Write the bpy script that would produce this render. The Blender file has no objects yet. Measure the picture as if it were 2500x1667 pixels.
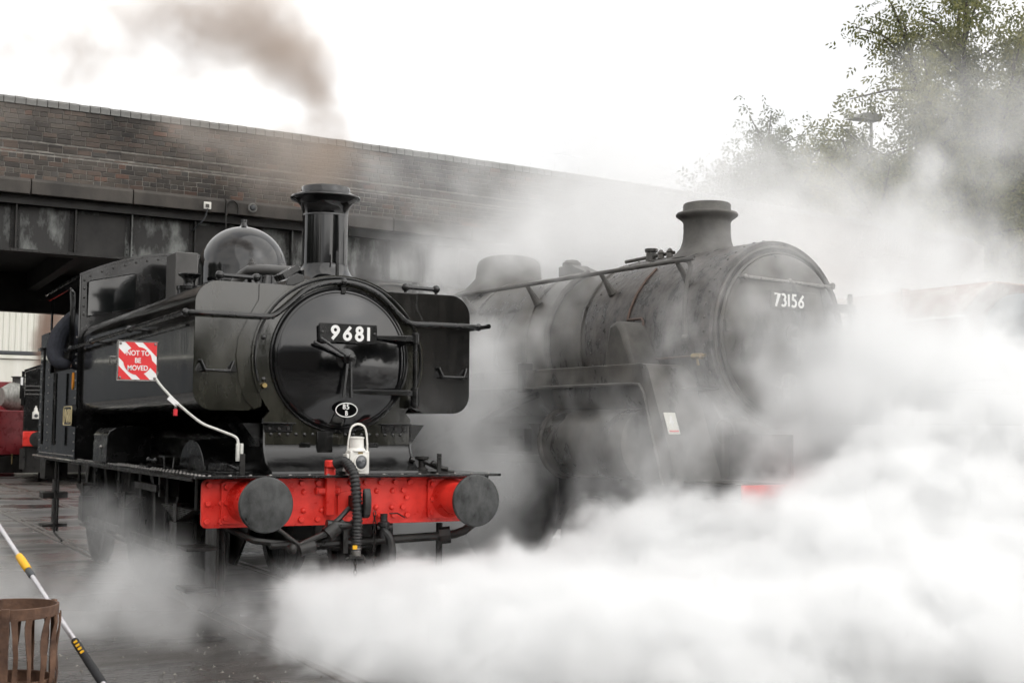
import bpy, bmesh, math, random
import numpy as np
from mathutils import Vector, Matrix
random.seed(7); rng = np.random.default_rng(11)
sc = bpy.context.scene
C = sc.collection
R = math.radians
PI = math.pi

# ------------------------------------------------------------------ camera, sky, sun, exposure
cam = bpy.data.cameras.new('camera'); co = bpy.data.objects.new('camera', cam); C.objects.link(co); sc.camera = co
co.matrix_world = Matrix.Translation((-3.7527, -9.6937, 1.6107)) @ Matrix.Rotation(-.4935, 4, 'Z') @ Matrix.Rotation(PI/2 + .0705, 4, 'X') @ Matrix.Rotation(.0079, 4, 'Z')
cam.sensor_width = 36; cam.lens = 36 * 3104.92 / 2500; cam.clip_start = .05; cam.clip_end = 2000
cam.dof.use_dof = True; cam.dof.focus_distance = 11.2; cam.dof.aperture_fstop = 6.3

w = bpy.data.worlds.new('World'); sc.world = w; w.use_nodes = True
nt = w.node_tree; bg = nt.nodes['Background']
sky = nt.nodes.new('ShaderNodeTexSky'); sky.sky_type = 'NISHITA'; sky.sun_disc = False
SUN_EL, SUN_AZ = 36, 150          # azimuth clockwise from +Y: behind the camera, to its right
sky.sun_elevation = R(SUN_EL); sky.sun_rotation = R(SUN_AZ); sky.air_density = 1.2; sky.dust_density = 2
hs = nt.nodes.new('ShaderNodeHueSaturation'); hs.inputs['Saturation'].default_value = .08
tc = nt.nodes.new('ShaderNodeTexCoord')
mp = nt.nodes.new('ShaderNodeMapping'); mp.inputs['Scale'].default_value = (1, 1, 2.2)
no = nt.nodes.new('ShaderNodeTexNoise'); no.inputs['Scale'].default_value = 2.3; no.inputs['Detail'].default_value = 6; no.inputs['Distortion'].default_value = .5
rp = nt.nodes.new('ShaderNodeValToRGB')
rp.color_ramp.elements[0].position = .36; rp.color_ramp.elements[0].color = (.80, .815, .84, 1)
rp.color_ramp.elements[1].position = .62; rp.color_ramp.elements[1].color = (1.12, 1.1, 1.08, 1)
mx = nt.nodes.new('ShaderNodeMix'); mx.data_type = 'RGBA'; mx.blend_type = 'MULTIPLY'; mx.inputs['Factor'].default_value = 1
L = nt.links.new
L(tc.outputs['Generated'], mp.inputs[0]); L(mp.outputs[0], no.inputs['Vector']); L(no.outputs[0], rp.inputs[0])
oc = nt.nodes.new('ShaderNodeMix'); oc.data_type = 'RGBA'; oc.inputs['Factor'].default_value = .74; oc.inputs[7].default_value = (5.0, 4.93, 4.82, 1)   # overcast layer over the clear sky
L(sky.outputs[0], hs.inputs['Color']); L(hs.outputs[0], oc.inputs[6]); L(oc.outputs[2], mx.inputs[6]); L(rp.outputs[0], mx.inputs[7]); L(mx.outputs[2], bg.inputs[0])
bg.inputs[1].default_value = .13
sun = bpy.data.lights.new('sun', 'SUN'); sun.energy = .9; sun.angle = R(110); sun.color = (1, .97, .93)
so = bpy.data.objects.new('sun', sun); C.objects.link(so)
az = R(SUN_AZ); d = Vector((math.sin(az)*math.cos(R(SUN_EL)), math.cos(az)*math.cos(R(SUN_EL)), math.sin(R(SUN_EL))))
so.rotation_euler = d.to_track_quat('Z', 'Y').to_euler(); so.location = d * 60
sc.view_settings.view_transform = 'Standard'; sc.view_settings.look = 'None'; sc.view_settings.gamma = 1
sc.view_settings.use_curve_mapping = False; sc.view_settings.exposure = 1.1
cy = sc.cycles
cy.max_bounces = 12; cy.diffuse_bounces = 3; cy.glossy_bounces = 4; cy.transmission_bounces = 6; cy.transparent_max_bounces = 8
cy.volume_bounces = 10; cy.use_denoising = True; cy.use_adaptive_sampling = True; cy.adaptive_threshold = .03; cy.volume_step_rate = 1.6
cy.sample_clamp_indirect = 6; cy.caustics_reflective = False; cy.caustics_refractive = False

# ------------------------------------------------------------------ materials
def nodes(m): return m.node_tree.nodes, m.node_tree.links.new
def mat(name, col, rough=.5, metal=0, var=0, vscale=6, rvar=0, bump=0, bscale=40, coat=0, col2=None, streak=None, spec=.5, lo=.35, hi=.65):
    """Principled surface whose colour, gloss and fine relief vary with object-space noise."""
    m = bpy.data.materials.new(name); m.use_nodes = True; N, LK = nodes(m); p = N['Principled BSDF']
    p.inputs['Base Color'].default_value = (*col, 1); p.inputs['Roughness'].default_value = rough; p.inputs['Metallic'].default_value = metal
    p.inputs['Coat Weight'].default_value = coat; p.inputs['Coat Roughness'].default_value = .06; p.inputs['Specular IOR Level'].default_value = spec
    t = N.new('ShaderNodeTexCoord'); mpp = N.new('ShaderNodeMapping'); LK(t.outputs['Object'], mpp.inputs[0])
    if streak: mpp.inputs['Scale'].default_value = streak
    if var or col2 or rvar:
        n = N.new('ShaderNodeTexNoise'); n.inputs['Scale'].default_value = vscale; n.inputs['Detail'].default_value = 7; n.inputs['Roughness'].default_value = .62
        LK(mpp.outputs[0], n.inputs['Vector'])
        r = N.new('ShaderNodeValToRGB'); r.color_ramp.elements[0].position = lo; r.color_ramp.elements[1].position = hi
        c2 = col2 or tuple(c * (1 + var) for c in col); c1 = col if col2 else tuple(c * (1 - var) for c in col)
        r.color_ramp.elements[0].color = (*c1, 1); r.color_ramp.elements[1].color = (*c2, 1)
        LK(n.outputs[0], r.inputs[0]); LK(r.outputs[0], p.inputs['Base Color'])
        if rvar:
            mr = N.new('ShaderNodeMapRange'); LK(n.outputs[0], mr.inputs[0]); mr.inputs[1].default_value = .3; mr.inputs[2].default_value = .7
            mr.inputs[3].default_value = max(.02, rough - rvar); mr.inputs[4].default_value = min(1, rough + rvar); LK(mr.outputs[0], p.inputs['Roughness'])
    if bump:
        n2 = N.new('ShaderNodeTexNoise'); n2.inputs['Scale'].default_value = bscale; n2.inputs['Detail'].default_value = 5
        LK(mpp.outputs[0], n2.inputs['Vector'])
        b = N.new('ShaderNodeBump'); b.inputs['Strength'].default_value = bump; b.inputs['Distance'].default_value = .01
        LK(n2.outputs[0], b.inputs['Height']); LK(b.outputs[0], p.inputs['Normal'])
    return m
M = {}
M['gloss'] = mat('gloss_black_paint', (.004, .004, .0045), .08, vscale=3, var=.2, rvar=.06, bump=.08, bscale=3.5, coat=.3)
M['tankside'] = mat('tank_black_paint', (.008, .008, .008), .13, vscale=4, rvar=.07, bump=.14, bscale=7, coat=.5, streak=(1, 1, .12), col2=(.02, .018, .016))
M['frontsheen'] = mat('black_paint_sky_sheen', (.011, .011, .009), .10, vscale=5, rvar=.07, bump=.12, bscale=5, coat=.55, streak=(1, 1, .35), col2=(.030, .029, .022))  # lighter olive tone paints in the sky reflection of the front plates
M['satin'] = mat('satin_black_paint', (.005, .005, .005), .24, vscale=5, rvar=.12, var=.5, bump=.08, bscale=18, spec=.4, coat=.35)
M['under'] = mat('oily_black_underframe', (.006, .0055, .005), .42, vscale=7, rvar=.2, col2=(.018, .016, .014), bump=.15, bscale=30)
M['saddle'] = mat('saddle_black_paint', (.010, .010, .010), .2, vscale=4, rvar=.08, var=.4, bump=.1, bscale=8)
M['steel'] = mat('worn_steel', (.22, .21, .2), .35, metal=.9, vscale=20, var=.3, rvar=.15)
M['red'] = mat('red_beam_paint', (.50, .011, .008), .34, vscale=5, rvar=.12, lo=.28, hi=.56, col2=(.78, .042, .028), bump=.06, bscale=25)
M['buffer'] = mat('greasy_grey_buffer_face', (.016, .017, .017), .45, vscale=9, rvar=.2, col2=(.065, .067, .066), bump=.4, bscale=16, streak=(1.3, 1, .9))
M['white'] = mat('white_enamel', (.72, .70, .64), .35, vscale=14, rvar=.1, col2=(.80, .79, .75), bump=.06, bscale=30)
M['num'] = mat('white_numeral_paint', (.82, .82, .80), .4)
M['lens'] = mat('lamp_lens_glass', (.06, .065, .07), .06, coat=1)
M['brass'] = mat('polished_brass', (.36, .27, .12), .3, metal=1, vscale=20, var=.2)
M['copper'] = mat('copper_pipe', (.11, .075, .06), .5, metal=.5, vscale=20, var=.25)
M['railhead'] = mat('worn_rail_steel', (.05, .04, .033), .38, metal=.6, vscale=12, rvar=.15, col2=(.12, .10, .085))
M['rubber'] = mat('black_rubber_hose', (.014, .014, .014), .5, vscale=20, var=.4, rvar=.1)
M['glassdark'] = mat('cab_window_glass', (.006, .007, .007), .05, coat=.6)
M['signred'] = mat('sign_red', (.70, .025, .03), .35)
M['signwhite'] = mat('sign_white', (.80, .80, .79), .35)
M['cable'] = mat('white_sleeved_rod', (.62, .62, .58), .4, vscale=25, var=.15)
M['padlock'] = mat('red_padlock', (.6, .02, .03), .35)
M['yellow'] = mat('yellow_plastic', (.78, .42, .01), .4)
M['alu'] = mat('aluminium_tube', (.62, .60, .62), .34, metal=.75, vscale=30, var=.12, rvar=.06)
M['grip'] = mat('black_foam_grip', (.016, .016, .018), .8, bump=.3, bscale=120)
M['rust'] = mat('rusty_brown_iron', (.055, .026, .016), .72, vscale=11, col2=(.16, .085, .05), bump=.4, bscale=40)
M['sooty'] = mat('sooty_dirty_black_paint', (.018, .017, .015), .34, vscale=3.2, rvar=.18, col2=(.10, .092, .080), bump=.22, bscale=14, streak=(1, 1, .5))
M['blister'] = mat('blistered_smokebox_paint', (.016, .015, .014), .36, vscale=8, rvar=.2, col2=(.11, .10, .092), bump=1.0, bscale=17, streak=(1, 1, .55))
M['sootgrey'] = mat('grey_soot', (.05, .047, .043), .6, vscale=5, col2=(.10, .095, .085), bump=.15, bscale=30)
M['coping'] = mat('grey_coping_brick', (.11, .11, .105), .75, vscale=5, col2=(.21, .21, .20), bump=.3, bscale=35)
M['ledge'] = mat('sooty_ledge_stone', (.028, .025, .022), .75, vscale=2.2, col2=(.066, .058, .050), bump=.25, bscale=25, streak=(1, 1, .6))
M['girder'] = mat('peeling_girder_paint', (.016, .015, .014), .6, vscale=3.0, col2=(.20, .21, .20), bump=.4, bscale=14, streak=(1, 1, .4), lo=.46, hi=.62)
M['girderdark'] = mat('sooty_girder_steel', (.010, .0095, .009), .7, vscale=3, col2=(.028, .026, .024), bump=.3, bscale=16)
M['mortar'] = mat('sooty_mortar', (.11, .105, .095), .9, vscale=8, col2=(.26, .245, .22), bump=.4, bscale=60)
M['cream'] = mat('cream_cladding', (.66, .66, .58), .45, vscale=.8, col2=(.76, .76, .70), streak=(3, 3, .3))
M['creamdark'] = mat('cladding_trim', (.05, .055, .06), .5)
M['maroon'] = mat('maroon_paint', (.16, .016, .02), .3, vscale=3, var=.3, rvar=.1)
M['silver'] = mat('weathered_silver_haze_pale', (.13, .13, .12), .4, vscale=4, col2=(.32, .32, .29), streak=(3, 3, 1))
M['rustpale'] = mat('faded_rusty_casing', (.24, .11, .07), .7, vscale=3, col2=(.42, .36, .30), bump=.2, bscale=20, lo=.42, hi=.58)
M['bluegrey'] = mat('blue_grey_smokebox', (.10, .125, .14), .4, vscale=3, var=.3)
M['cloth'] = mat('navy_work_jacket', (.014, .016, .024), .85, vscale=30, var=.3, bump=.3, bscale=60)
M['skin'] = mat('skin', (.5, .3, .22), .5)
M['hair'] = mat('brown_hair', (.05, .03, .02), .6)
M['bark'] = mat('tree_bark', (.06, .045, .035), .9, vscale=8, var=.4, bump=.6, bscale=30)
M['orange'] = mat('orange_marker', (.85, .30, .01), .4)
M['cream_line'] = mat('cream_lining', (.72, .60, .34), .35)
M['tarpgrey'] = mat('grey_metal_and_pipe_sheen', (.075, .073, .07), .45, vscale=4, var=.25, rvar=.1)

def brick_mat():
    m = bpy.data.materials.new('old_sooty_brick'); m.use_nodes = True; N, LK = nodes(m); p = N['Principled BSDF']
    p.inputs['Roughness'].default_value = .82
    oi = N.new('ShaderNodeObjectInfo'); ge = N.new('ShaderNodeNewGeometry'); ad = N.new('ShaderNodeMath'); ad.operation = 'ADD'
    fr = N.new('ShaderNodeMath'); fr.operation = 'FRACT'
    LK(oi.outputs['Random'], ad.inputs[0]); LK(ge.outputs['Random Per Island'], ad.inputs[1]); LK(ad.outputs[0], fr.inputs[0])
    r = N.new('ShaderNodeValToRGB'); e = r.color_ramp.elements
    e[0].position = 0; e[0].color = (.045, .040, .037, 1); e[1].position = 1; e[1].color = (.15, .088, .066, 1)
    for pos, c in ((.25, (.075, .066, .058)), (.45, (.092, .078, .066)), (.62, (.070, .067, .064)), (.8, (.105, .082, .068)), (.93, (.098, .074, .062))):
        k = e.new(pos); k.color = (*c, 1)
    LK(fr.outputs[0], r.inputs[0])
    t = N.new('ShaderNodeTexCoord'); vm = N.new('ShaderNodeVectorMath'); vm.operation = 'ADD'
    LK(ge.outputs['Position'], vm.inputs[0])
    n = N.new('ShaderNodeTexNoise'); n.inputs['Scale'].default_value = .9; n.inputs['Detail'].default_value = 6; LK(vm.outputs[0], n.inputs['Vector'])
    rr = N.new('ShaderNodeValToRGB'); rr.color_ramp.elements[0].position = .38; rr.color_ramp.elements[0].color = (.38, .37, .36, 1); rr.color_ramp.elements[1].position = .62; rr.color_ramp.elements[1].color = (1.05, 1.03, 1, 1)
    LK(n.outputs[0], rr.inputs[0])
    n3 = N.new('ShaderNodeTexNoise'); n3.inputs['Scale'].default_value = 22; n3.inputs['Detail'].default_value = 4; LK(vm.outputs[0], n3.inputs['Vector'])
    x = N.new('ShaderNodeMix'); x.data_type = 'RGBA'; x.blend_type = 'MULTIPLY'; x.inputs['Factor'].default_value = 1
    LK(r.outputs[0], x.inputs[6]); LK(rr.outputs[0], x.inputs[7]); LK(x.outputs[2], p.inputs['Base Color'])
    b = N.new('ShaderNodeBump'); b.inputs['Strength'].default_value = .5; b.inputs['Distance'].default_value = .01; LK(n3.outputs[0], b.inputs['Height']); LK(b.outputs[0], p.inputs['Normal'])
    return m
M['brick'] = brick_mat()

def ground_mat():
    m = bpy.data.materials.new('wet_yard_ground'); m.use_nodes = True; N, LK = nodes(m); p = N['Principled BSDF']
    t = N.new('ShaderNodeNewGeometry')
    a = N.new('ShaderNodeMapping'); a.inputs['Scale'].default_value = (.6, 1.3, 1); a.inputs['Rotation'].default_value = (0, 0, R(28)); LK(t.outputs['Position'], a.inputs[0])
    n = N.new('ShaderNodeTexNoise'); n.inputs['Scale'].default_value = 1.5; n.inputs['Detail'].default_value = 8; n.inputs['Roughness'].default_value = .65; LK(a.outputs[0], n.inputs['Vector'])
    r = N.new('ShaderNodeValToRGB'); r.color_ramp.elements[0].position = .35; r.color_ramp.elements[0].color = (.030, .027, .024, 1); r.color_ramp.elements[1].position = .68; r.color_ramp.elements[1].color = (.085, .078, .072, 1)
    LK(n.outputs[0], r.inputs[0]); LK(r.outputs[0], p.inputs['Base Color'])
    n2 = N.new('ShaderNodeTexNoise'); n2.inputs['Scale'].default_value = .55; n2.inputs['Detail'].default_value = 5; LK(a.outputs[0], n2.inputs['Vector'])
    mr = N.new('ShaderNodeMapRange'); mr.inputs[1].default_value = .42; mr.inputs[2].default_value = .6; mr.inputs[3].default_value = .10; mr.inputs[4].default_value = .60; LK(n2.outputs[0], mr.inputs[0]); LK(mr.outputs[0], p.inputs['Roughness'])
    n3 = N.new('ShaderNodeTexNoise'); n3.inputs['Scale'].default_value = 28; n3.inputs['Detail'].default_value = 5; LK(t.outputs['Position'], n3.inputs['Vector'])
    n4 = N.new('ShaderNodeTexNoise'); n4.inputs['Scale'].default_value = 5; n4.inputs['Detail'].default_value = 6; LK(a.outputs[0], n4.inputs['Vector'])
    s = N.new('ShaderNodeMath'); s.operation = 'MULTIPLY_ADD'; LK(n4.outputs[0], s.inputs[0]); s.inputs[1].default_value = 2.5; LK(n3.outputs[0], s.inputs[2])
    b = N.new('ShaderNodeBump'); b.inputs['Strength'].default_value = .4; b.inputs['Distance'].default_value = .014; LK(s.outputs[0], b.inputs['Height']); LK(b.outputs[0], p.inputs['Normal'])
    return m
M['ground'] = ground_mat()

def leaf_mat(name, c1, c2):
    m = bpy.data.materials.new(name); m.use_nodes = True; N, LK = nodes(m); p = N['Principled BSDF']; p.inputs['Roughness'].default_value = .55
    ge = N.new('ShaderNodeNewGeometry'); n = N.new('ShaderNodeTexNoise'); n.inputs['Scale'].default_value = .35; LK(ge.outputs['Position'], n.inputs['Vector'])
    ad = N.new('ShaderNodeMath'); ad.operation = 'MULTIPLY_ADD'; LK(ge.outputs['Random Per Island'], ad.inputs[0]); ad.inputs[1].default_value = .5; LK(n.outputs[0], ad.inputs[2])
    r = N.new('ShaderNodeValToRGB'); r.color_ramp.elements[0].position = .4; r.color_ramp.elements[0].color = (*c1, 1); r.color_ramp.elements[1].position = 1; r.color_ramp.elements[1].color = (*c2, 1)
    LK(ad.outputs[0], r.inputs[0]); LK(r.outputs[0], p.inputs['Base Color'])
    tr = N.new('ShaderNodeBsdfTranslucent'); LK(r.outputs[0], tr.inputs[0]); ms = N.new('ShaderNodeMixShader'); ms.inputs[0].default_value = .5
    LK(p.outputs[0], ms.inputs[1]); LK(tr.outputs[0], ms.inputs[2]); LK(ms.outputs[0], N['Material Output'].inputs[0])
    return m
M['leaf'] = leaf_mat('ash_leaves', (.075, .095, .03), (.26, .25, .09))
M['leaf2'] = leaf_mat('maple_leaves', (.06, .08, .035), (.15, .165, .08))
M['leaf3'] = leaf_mat('yard_edge_leaves', (.02, .03, .012), (.06, .08, .03))

# ------------------------------------------------------------------ mesh helpers
def fr(axis):
    z = Vector(axis).normalized(); x = z.orthogonal().normalized(); return x, z.cross(x), z
class MB:
    def __init__(s): s.v = []; s.f = []
    def add(s, vs, fs):
        k = len(s.v); s.v += [tuple(v) for v in vs]; s.f += [tuple(i + k for i in f) for f in fs]; return s
    def box(s, a, b):
        (x0, y0, z0), (x1, y1, z1) = a, b
        x0, x1 = sorted((x0, x1)); y0, y1 = sorted((y0, y1)); z0, z1 = sorted((z0, z1))
        return s.add([(x0,y0,z0),(x1,y0,z0),(x1,y1,z0),(x0,y1,z0),(x0,y0,z1),(x1,y0,z1),(x1,y1,z1),(x0,y1,z1)],
                     [(0,3,2,1),(4,5,6,7),(0,1,5,4),(1,2,6,5),(2,3,7,6),(3,0,4,7)])
    def obox(s, c, size, M3):
        m = MB().box([-q/2 for q in size], [q/2 for q in size]); c = Vector(c)
        return s.add([M3 @ Vector(v) + c for v in m.v], m.f)
    def cyl(s, p0, p1, r0, r1=None, n=20, caps=True):
        r1 = r0 if r1 is None else r1; p0, p1 = Vector(p0), Vector(p1); x, y, _ = fr(p1 - p0)
        vs = []
        for p, r in ((p0, r0), (p1, r1)):
            vs += [p + (x*math.cos(2*PI*i/n) + y*math.sin(2*PI*i/n))*r for i in range(n)]
        fs = [(i, (i+1) % n, n+(i+1) % n, n+i) for i in range(n)]
        if caps: fs += [tuple(range(n))[::-1], tuple(range(n, 2*n))]
        return s.add(vs, fs)
    def tube(s, pts, r, n=10, closed=False, caps=True):
        P = [Vector(p) for p in pts]; m = len(P); rs = r if isinstance(r, (list, tuple)) else [r]*m
        T = []
        for i in range(m):
            a = P[i-1] if (i > 0 or closed) else P[i]; b = P[(i+1) % m] if (i < m-1 or closed) else P[i]; T.append((b-a).normalized())
        x = T[0].orthogonal().normalized(); vs = []
        for i in range(m):
            x = (x - T[i]*x.dot(T[i])).normalized(); y = T[i].cross(x)
            vs += [P[i] + (x*math.cos(2*PI*k/n) + y*math.sin(2*PI*k/n))*rs[i] for k in range(n)]
        fs = [(i*n+k, i*n+(k+1) % n, ((i+1) % m)*n+(k+1) % n, ((i+1) % m)*n+k) for i in range(m if closed else m-1) for k in range(n)]
        if caps and not closed: fs += [tuple(range(n))[::-1], tuple(range((m-1)*n, m*n))]
        return s.add(vs, fs)
    def lathe(s, prof, o=(0,0,0), axis=(0,0,1), n=40):
        """prof: (radius, distance along axis) from o."""
        x, y, z = fr(axis); o = Vector(o); vs = []; fs = []; m = len(prof)
        for r, h in prof: vs += [o + z*h + (x*math.cos(2*PI*i/n) + y*math.sin(2*PI*i/n))*max(r, 1e-4) for i in range(n)]
        fs = [(j*n+i, j*n+(i+1) % n, (j+1)*n+(i+1) % n, (j+1)*n+i) for j in range(m-1) for i in range(n)]
        if prof[0][0] > 1e-3: fs.append(tuple(range(n))[::-1])
        if prof[-1][0] > 1e-3: fs.append(tuple(range((m-1)*n, m*n)))
        return s.add(vs, fs)
    def prism(s, poly, d0, d1, ax='y'):
        """poly in the plane across ax (y: x,z; x: y,z; z: x,y), swept from d0 to d1."""
        def P(u, v, d): return {'y': (u, d, v), 'x': (d, u, v), 'z': (u, v, d)}[ax]
        n = len(poly); vs = [P(u, v, d0) for u, v in poly] + [P(u, v, d1) for u, v in poly]
        fs = [tuple(range(n)), tuple(range(n, 2*n))[::-1]] + [(i, n+i, n+(i+1) % n, (i+1) % n) for i in range(n)]
        return s.add(vs, fs)
    def sphere(s, c, r, n=14):
        k = max(6, n//2); return s.lathe([(r*math.sin(PI*i/k), -r*math.cos(PI*i/k)) for i in range(k+1)], c, (0,0,1), n)
    def ring(s, c, axis, r, t, n=28, k=8):
        x, y, _ = fr(axis); c = Vector(c)
        return s.tube([c + (x*math.cos(2*PI*i/n)+y*math.sin(2*PI*i/n))*r for i in range(n)], t, k, closed=True)
    def rivet(s, c, axis, r=.012, h=.007):
        return s.lathe([(r, 0), (r*.82, h*.6), (r*.4, h*.95), (0, h)], c, axis, 8)
    def hexbolt(s, c, axis, r=.018, h=.014):
        return s.lathe([(r, 0), (r, h), (r*.86, h*1.15), (0, h*1.15)], c, axis, 6)
    def build(s, name, m, parent=None, smooth=35, bevel=0, **tags):
        me = bpy.data.meshes.new(name); me.from_pydata(s.v, [], s.f)
        bm = bmesh.new(); bm.from_mesh(me); bmesh.ops.recalc_face_normals(bm, faces=bm.faces); bm.to_mesh(me); bm.free()
        if smooth:
            me.polygons.foreach_set('use_smooth', [True]*len(me.polygons)); me.set_sharp_from_angle(angle=R(smooth))
        if m: me.materials.append(M[m] if isinstance(m, str) else m)
        o = bpy.data.objects.new(name, me); C.objects.link(o); o.parent = parent
        if bevel:
            b = o.modifiers.new('edge', 'BEVEL'); b.width = bevel; b.segments = 2; b.limit_method = 'ANGLE'; b.angle_limit = R(40)
        for k, v in tags.items(): o[k] = v
        return o
def thing(name, label, cat, loc=(0,0,0), rz=0, group=None):
    o = bpy.data.objects.new(name, None); C.objects.link(o); o.location = loc; o.rotation_euler = (0, 0, rz); o.empty_display_size = .2
    o['label'] = label; o['category'] = cat
    if group: o['group'] = group
    return o
def share(src, name, loc, parent, rot=(0,0,0), scale=(1,1,1)):
    """another object on the same mesh data"""
    o = bpy.data.objects.new(name, src.data); C.objects.link(o); o.parent = parent; o.location = loc; o.rotation_euler = rot; o.scale = scale; return o
def arc(cx, cz, r, a0, a1, n=10, rz=None):
    rz = r if rz is None else rz
    return [(cx + r*math.cos(R(a0+(a1-a0)*i/n)), cz + rz*math.sin(R(a0+(a1-a0)*i/n))) for i in range(n+1)]
def rrect(x0, z0, x1, z1, r, n=6):
    return arc(x1-r, z1-r, r, 0, 90, n) + arc(x0+r, z1-r, r, 90, 180, n) + arc(x0+r, z0+r, r, 180, 270, n) + arc(x1-r, z0+r, r, 270, 360, n)
def bez(p0, p1, p2, p3, n=12):
    p0, p1, p2, p3 = map(Vector, (p0, p1, p2, p3))
    return [p0*(1-t)**3 + p1*3*t*(1-t)**2 + p2*3*t*t*(1-t) + p3*t**3 for t in [i/n for i in range(n+1)]]
def catmull(pts, n=8):
    P = [Vector(p) for p in pts]; P = [P[0]*2-P[1]] + P + [P[-1]*2-P[-2]]; out = []
    for i in range(1, len(P)-2):
        for k in range(n):
            t = k/n; a, b, c, d_ = P[i-1], P[i], P[i+1], P[i+2]
            out.append(.5*((2*b) + (c-a)*t + (2*a-5*b+4*c-d_)*t*t + (3*b-a-3*c+d_)*t**3))
    return out + [P[-2]]
def glyph(ch):
    """centre lines of a humanist sans numeral or capital, height 1; returns strokes and advance width"""
    A = lambda cx, cz, rx, rz, a0, a1, n=18: arc(cx, cz, rx, a0, a1, n, rz)
    six = [A(.30, .30, .22, .22, 0, 360, 26), [(.52, .93), (.40, .78), (.24, .60), (.11, .42), (.08, .31)]]
    G = {'0': ([A(.3, .5, .24, .42, 0, 360, 30)], .62), '1': ([[(.1, .04), (.1, .96)]], .24),
         '6': (six, .62), '9': ([[(.6-x, 1-z) for x, z in s] for s in six], .62),
         '8': ([A(.3, .28, .22, .21, 0, 360, 26), A(.3, .72, .18, .19, 0, 360, 26)], .62),
         '7': ([[(.06, .92), (.54, .92), (.2, .0)]], .58),
         '3': ([A(.24, .72, .2, .2, 135, -80), A(.24, .30, .24, .23, 80, -140)], .54),
         '5': ([[(.48, .92), (.16, .92), (.12, .54)] + A(.22, .32, .24, .25, 110, -140)], .54),
         'S': ([A(.26, .72, .19, .2, 45, 265) + A(.26, .29, .21, .23, 85, -145)], .52),
         'C': ([A(.44, .5, .38, .43, 50, 310)], .74),
         'K': ([[(.1, 0), (.1, 1)], [(.5, 1), (.12, .5), (.54, 0)]], .58),
         'B': ([[(.1, 0), (.1, 1)], [(.1, .95), (.24, .95)] + A(.25, .74, .18, .21, 85, -85) + [(.1, .53)], [(.1, .53), (.25, .53)] + A(.27, .29, .22, .24, 85, -85) + [(.1, .05)]], .58)}
    return G[ch]
def letters(mb_for, text, org, ux, uz, h, wt=.15, gap=.1, thick=.006, nrm=None):
    """flat raised lettering: org bottom-left, ux/uz unit directions, wt stroke weight relative to height"""
    ux, uz = Vector(ux), Vector(uz); nrm = Vector(nrm) if nrm else ux.cross(uz); org = Vector(org); x = 0
    for ch in text:
        strokes, adv = glyph(ch); mb = mb_for(ch)
        for k, st in enumerate(strokes):
            P = [Vector(p) for p in st]; m = len(P); cl = (P[0]-P[-1]).length < 1e-3
            if cl: P = P[:-1]; m -= 1
            Lp, Rp = [], []
            for i in range(m):
                a = P[i-1] if (i > 0 or cl) else P[i]; b = P[(i+1) % m] if (i < m-1 or cl) else P[i]
                t = (b-a).normalized(); nn = Vector((-t.y, t.x)); f = 1
                if 0 < i < m-1 or cl:
                    t1 = (P[i]-a).normalized(); f = 1/max(.5, abs(t.dot(t1)))
                Lp.append(P[i]+nn*wt/2*f); Rp.append(P[i]-nn*wt/2*f)
            to = lambda q, e: org + ux*((x+q.x)*h) + uz*(q.y*h) + nrm*(e + k*.0006)
            vs = [to(q, thick) for q in Lp] + [to(q, thick) for q in Rp] + [to(q, 0) for q in Lp] + [to(q, 0) for q in Rp]
            fs = []
            for i in range(m if cl else m-1):
                j = (i+1) % m
                fs += [(i, j, m+j, m+i), (i, 2*m+i, 2*m+j, j), (m+i, m+j, 3*m+j, 3*m+i)]
            if not cl: fs += [(0, m, 3*m, 2*m), (m-1, 3*m-1, 4*m-1, 2*m-1)]
            mb.add(vs, fs)
        x += adv + gap
    return x*h
def text_obj(txt, name, m, parent, loc, rot, size, bold=.012, extrude=.001, align='CENTER', sx=1):
    cu = bpy.data.curves.new(name, 'FONT'); cu.body = txt; cu.size = size; cu.offset = bold*size; cu.extrude = extrude; cu.align_x = align; cu.align_y = 'CENTER'
    tmp = bpy.data.objects.new('tmp', cu); C.objects.link(tmp); bpy.context.view_layer.update()
    me = bpy.data.meshes.new_from_object(tmp.evaluated_get(bpy.context.evaluated_depsgraph_get())); me.name = name
    bpy.data.objects.remove(tmp); bpy.data.curves.remove(cu)
    me.materials.clear(); me.materials.append(M[m])
    o = bpy.data.objects.new(name, me); C.objects.link(o); o.parent = parent; o.location = loc; o.rotation_euler = rot; o.scale = (sx, 1, 1); return o
# ------------------------------------------------------------------ ground and rails
g = MB(); g.add([(-600,-600,0),(600,-600,0),(600,600,0),(-600,600,0)], [(0,1,2,3)])
g.build('ground', 'ground', smooth=0, kind='structure')
T2 = R(5.9); O2 = (4.17, .81, 0)
for (ox, oy, rz, ys) in ((0, 0, 0, (-12, 60)), (O2[0], O2[1], T2, (-12, 30)), (12.9, 0, R(3), (-10, 40))):
    for sx in (-1, 1):
        rl = MB(); x0 = .7175*sx
        rl.box((x0, ys[0], -.1), (x0 + .07*sx, ys[1], .012))           # running rail head
        rl.box((x0 - .06*sx, ys[0], -.1), (x0 - .10*sx, ys[1], .008))  # check rail of the flangeway
        o = rl.build('rail', 'railhead', bevel=.006, kind='structure'); o.location = (ox, oy, 0); o.rotation_euler = (0, 0, rz)

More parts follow.
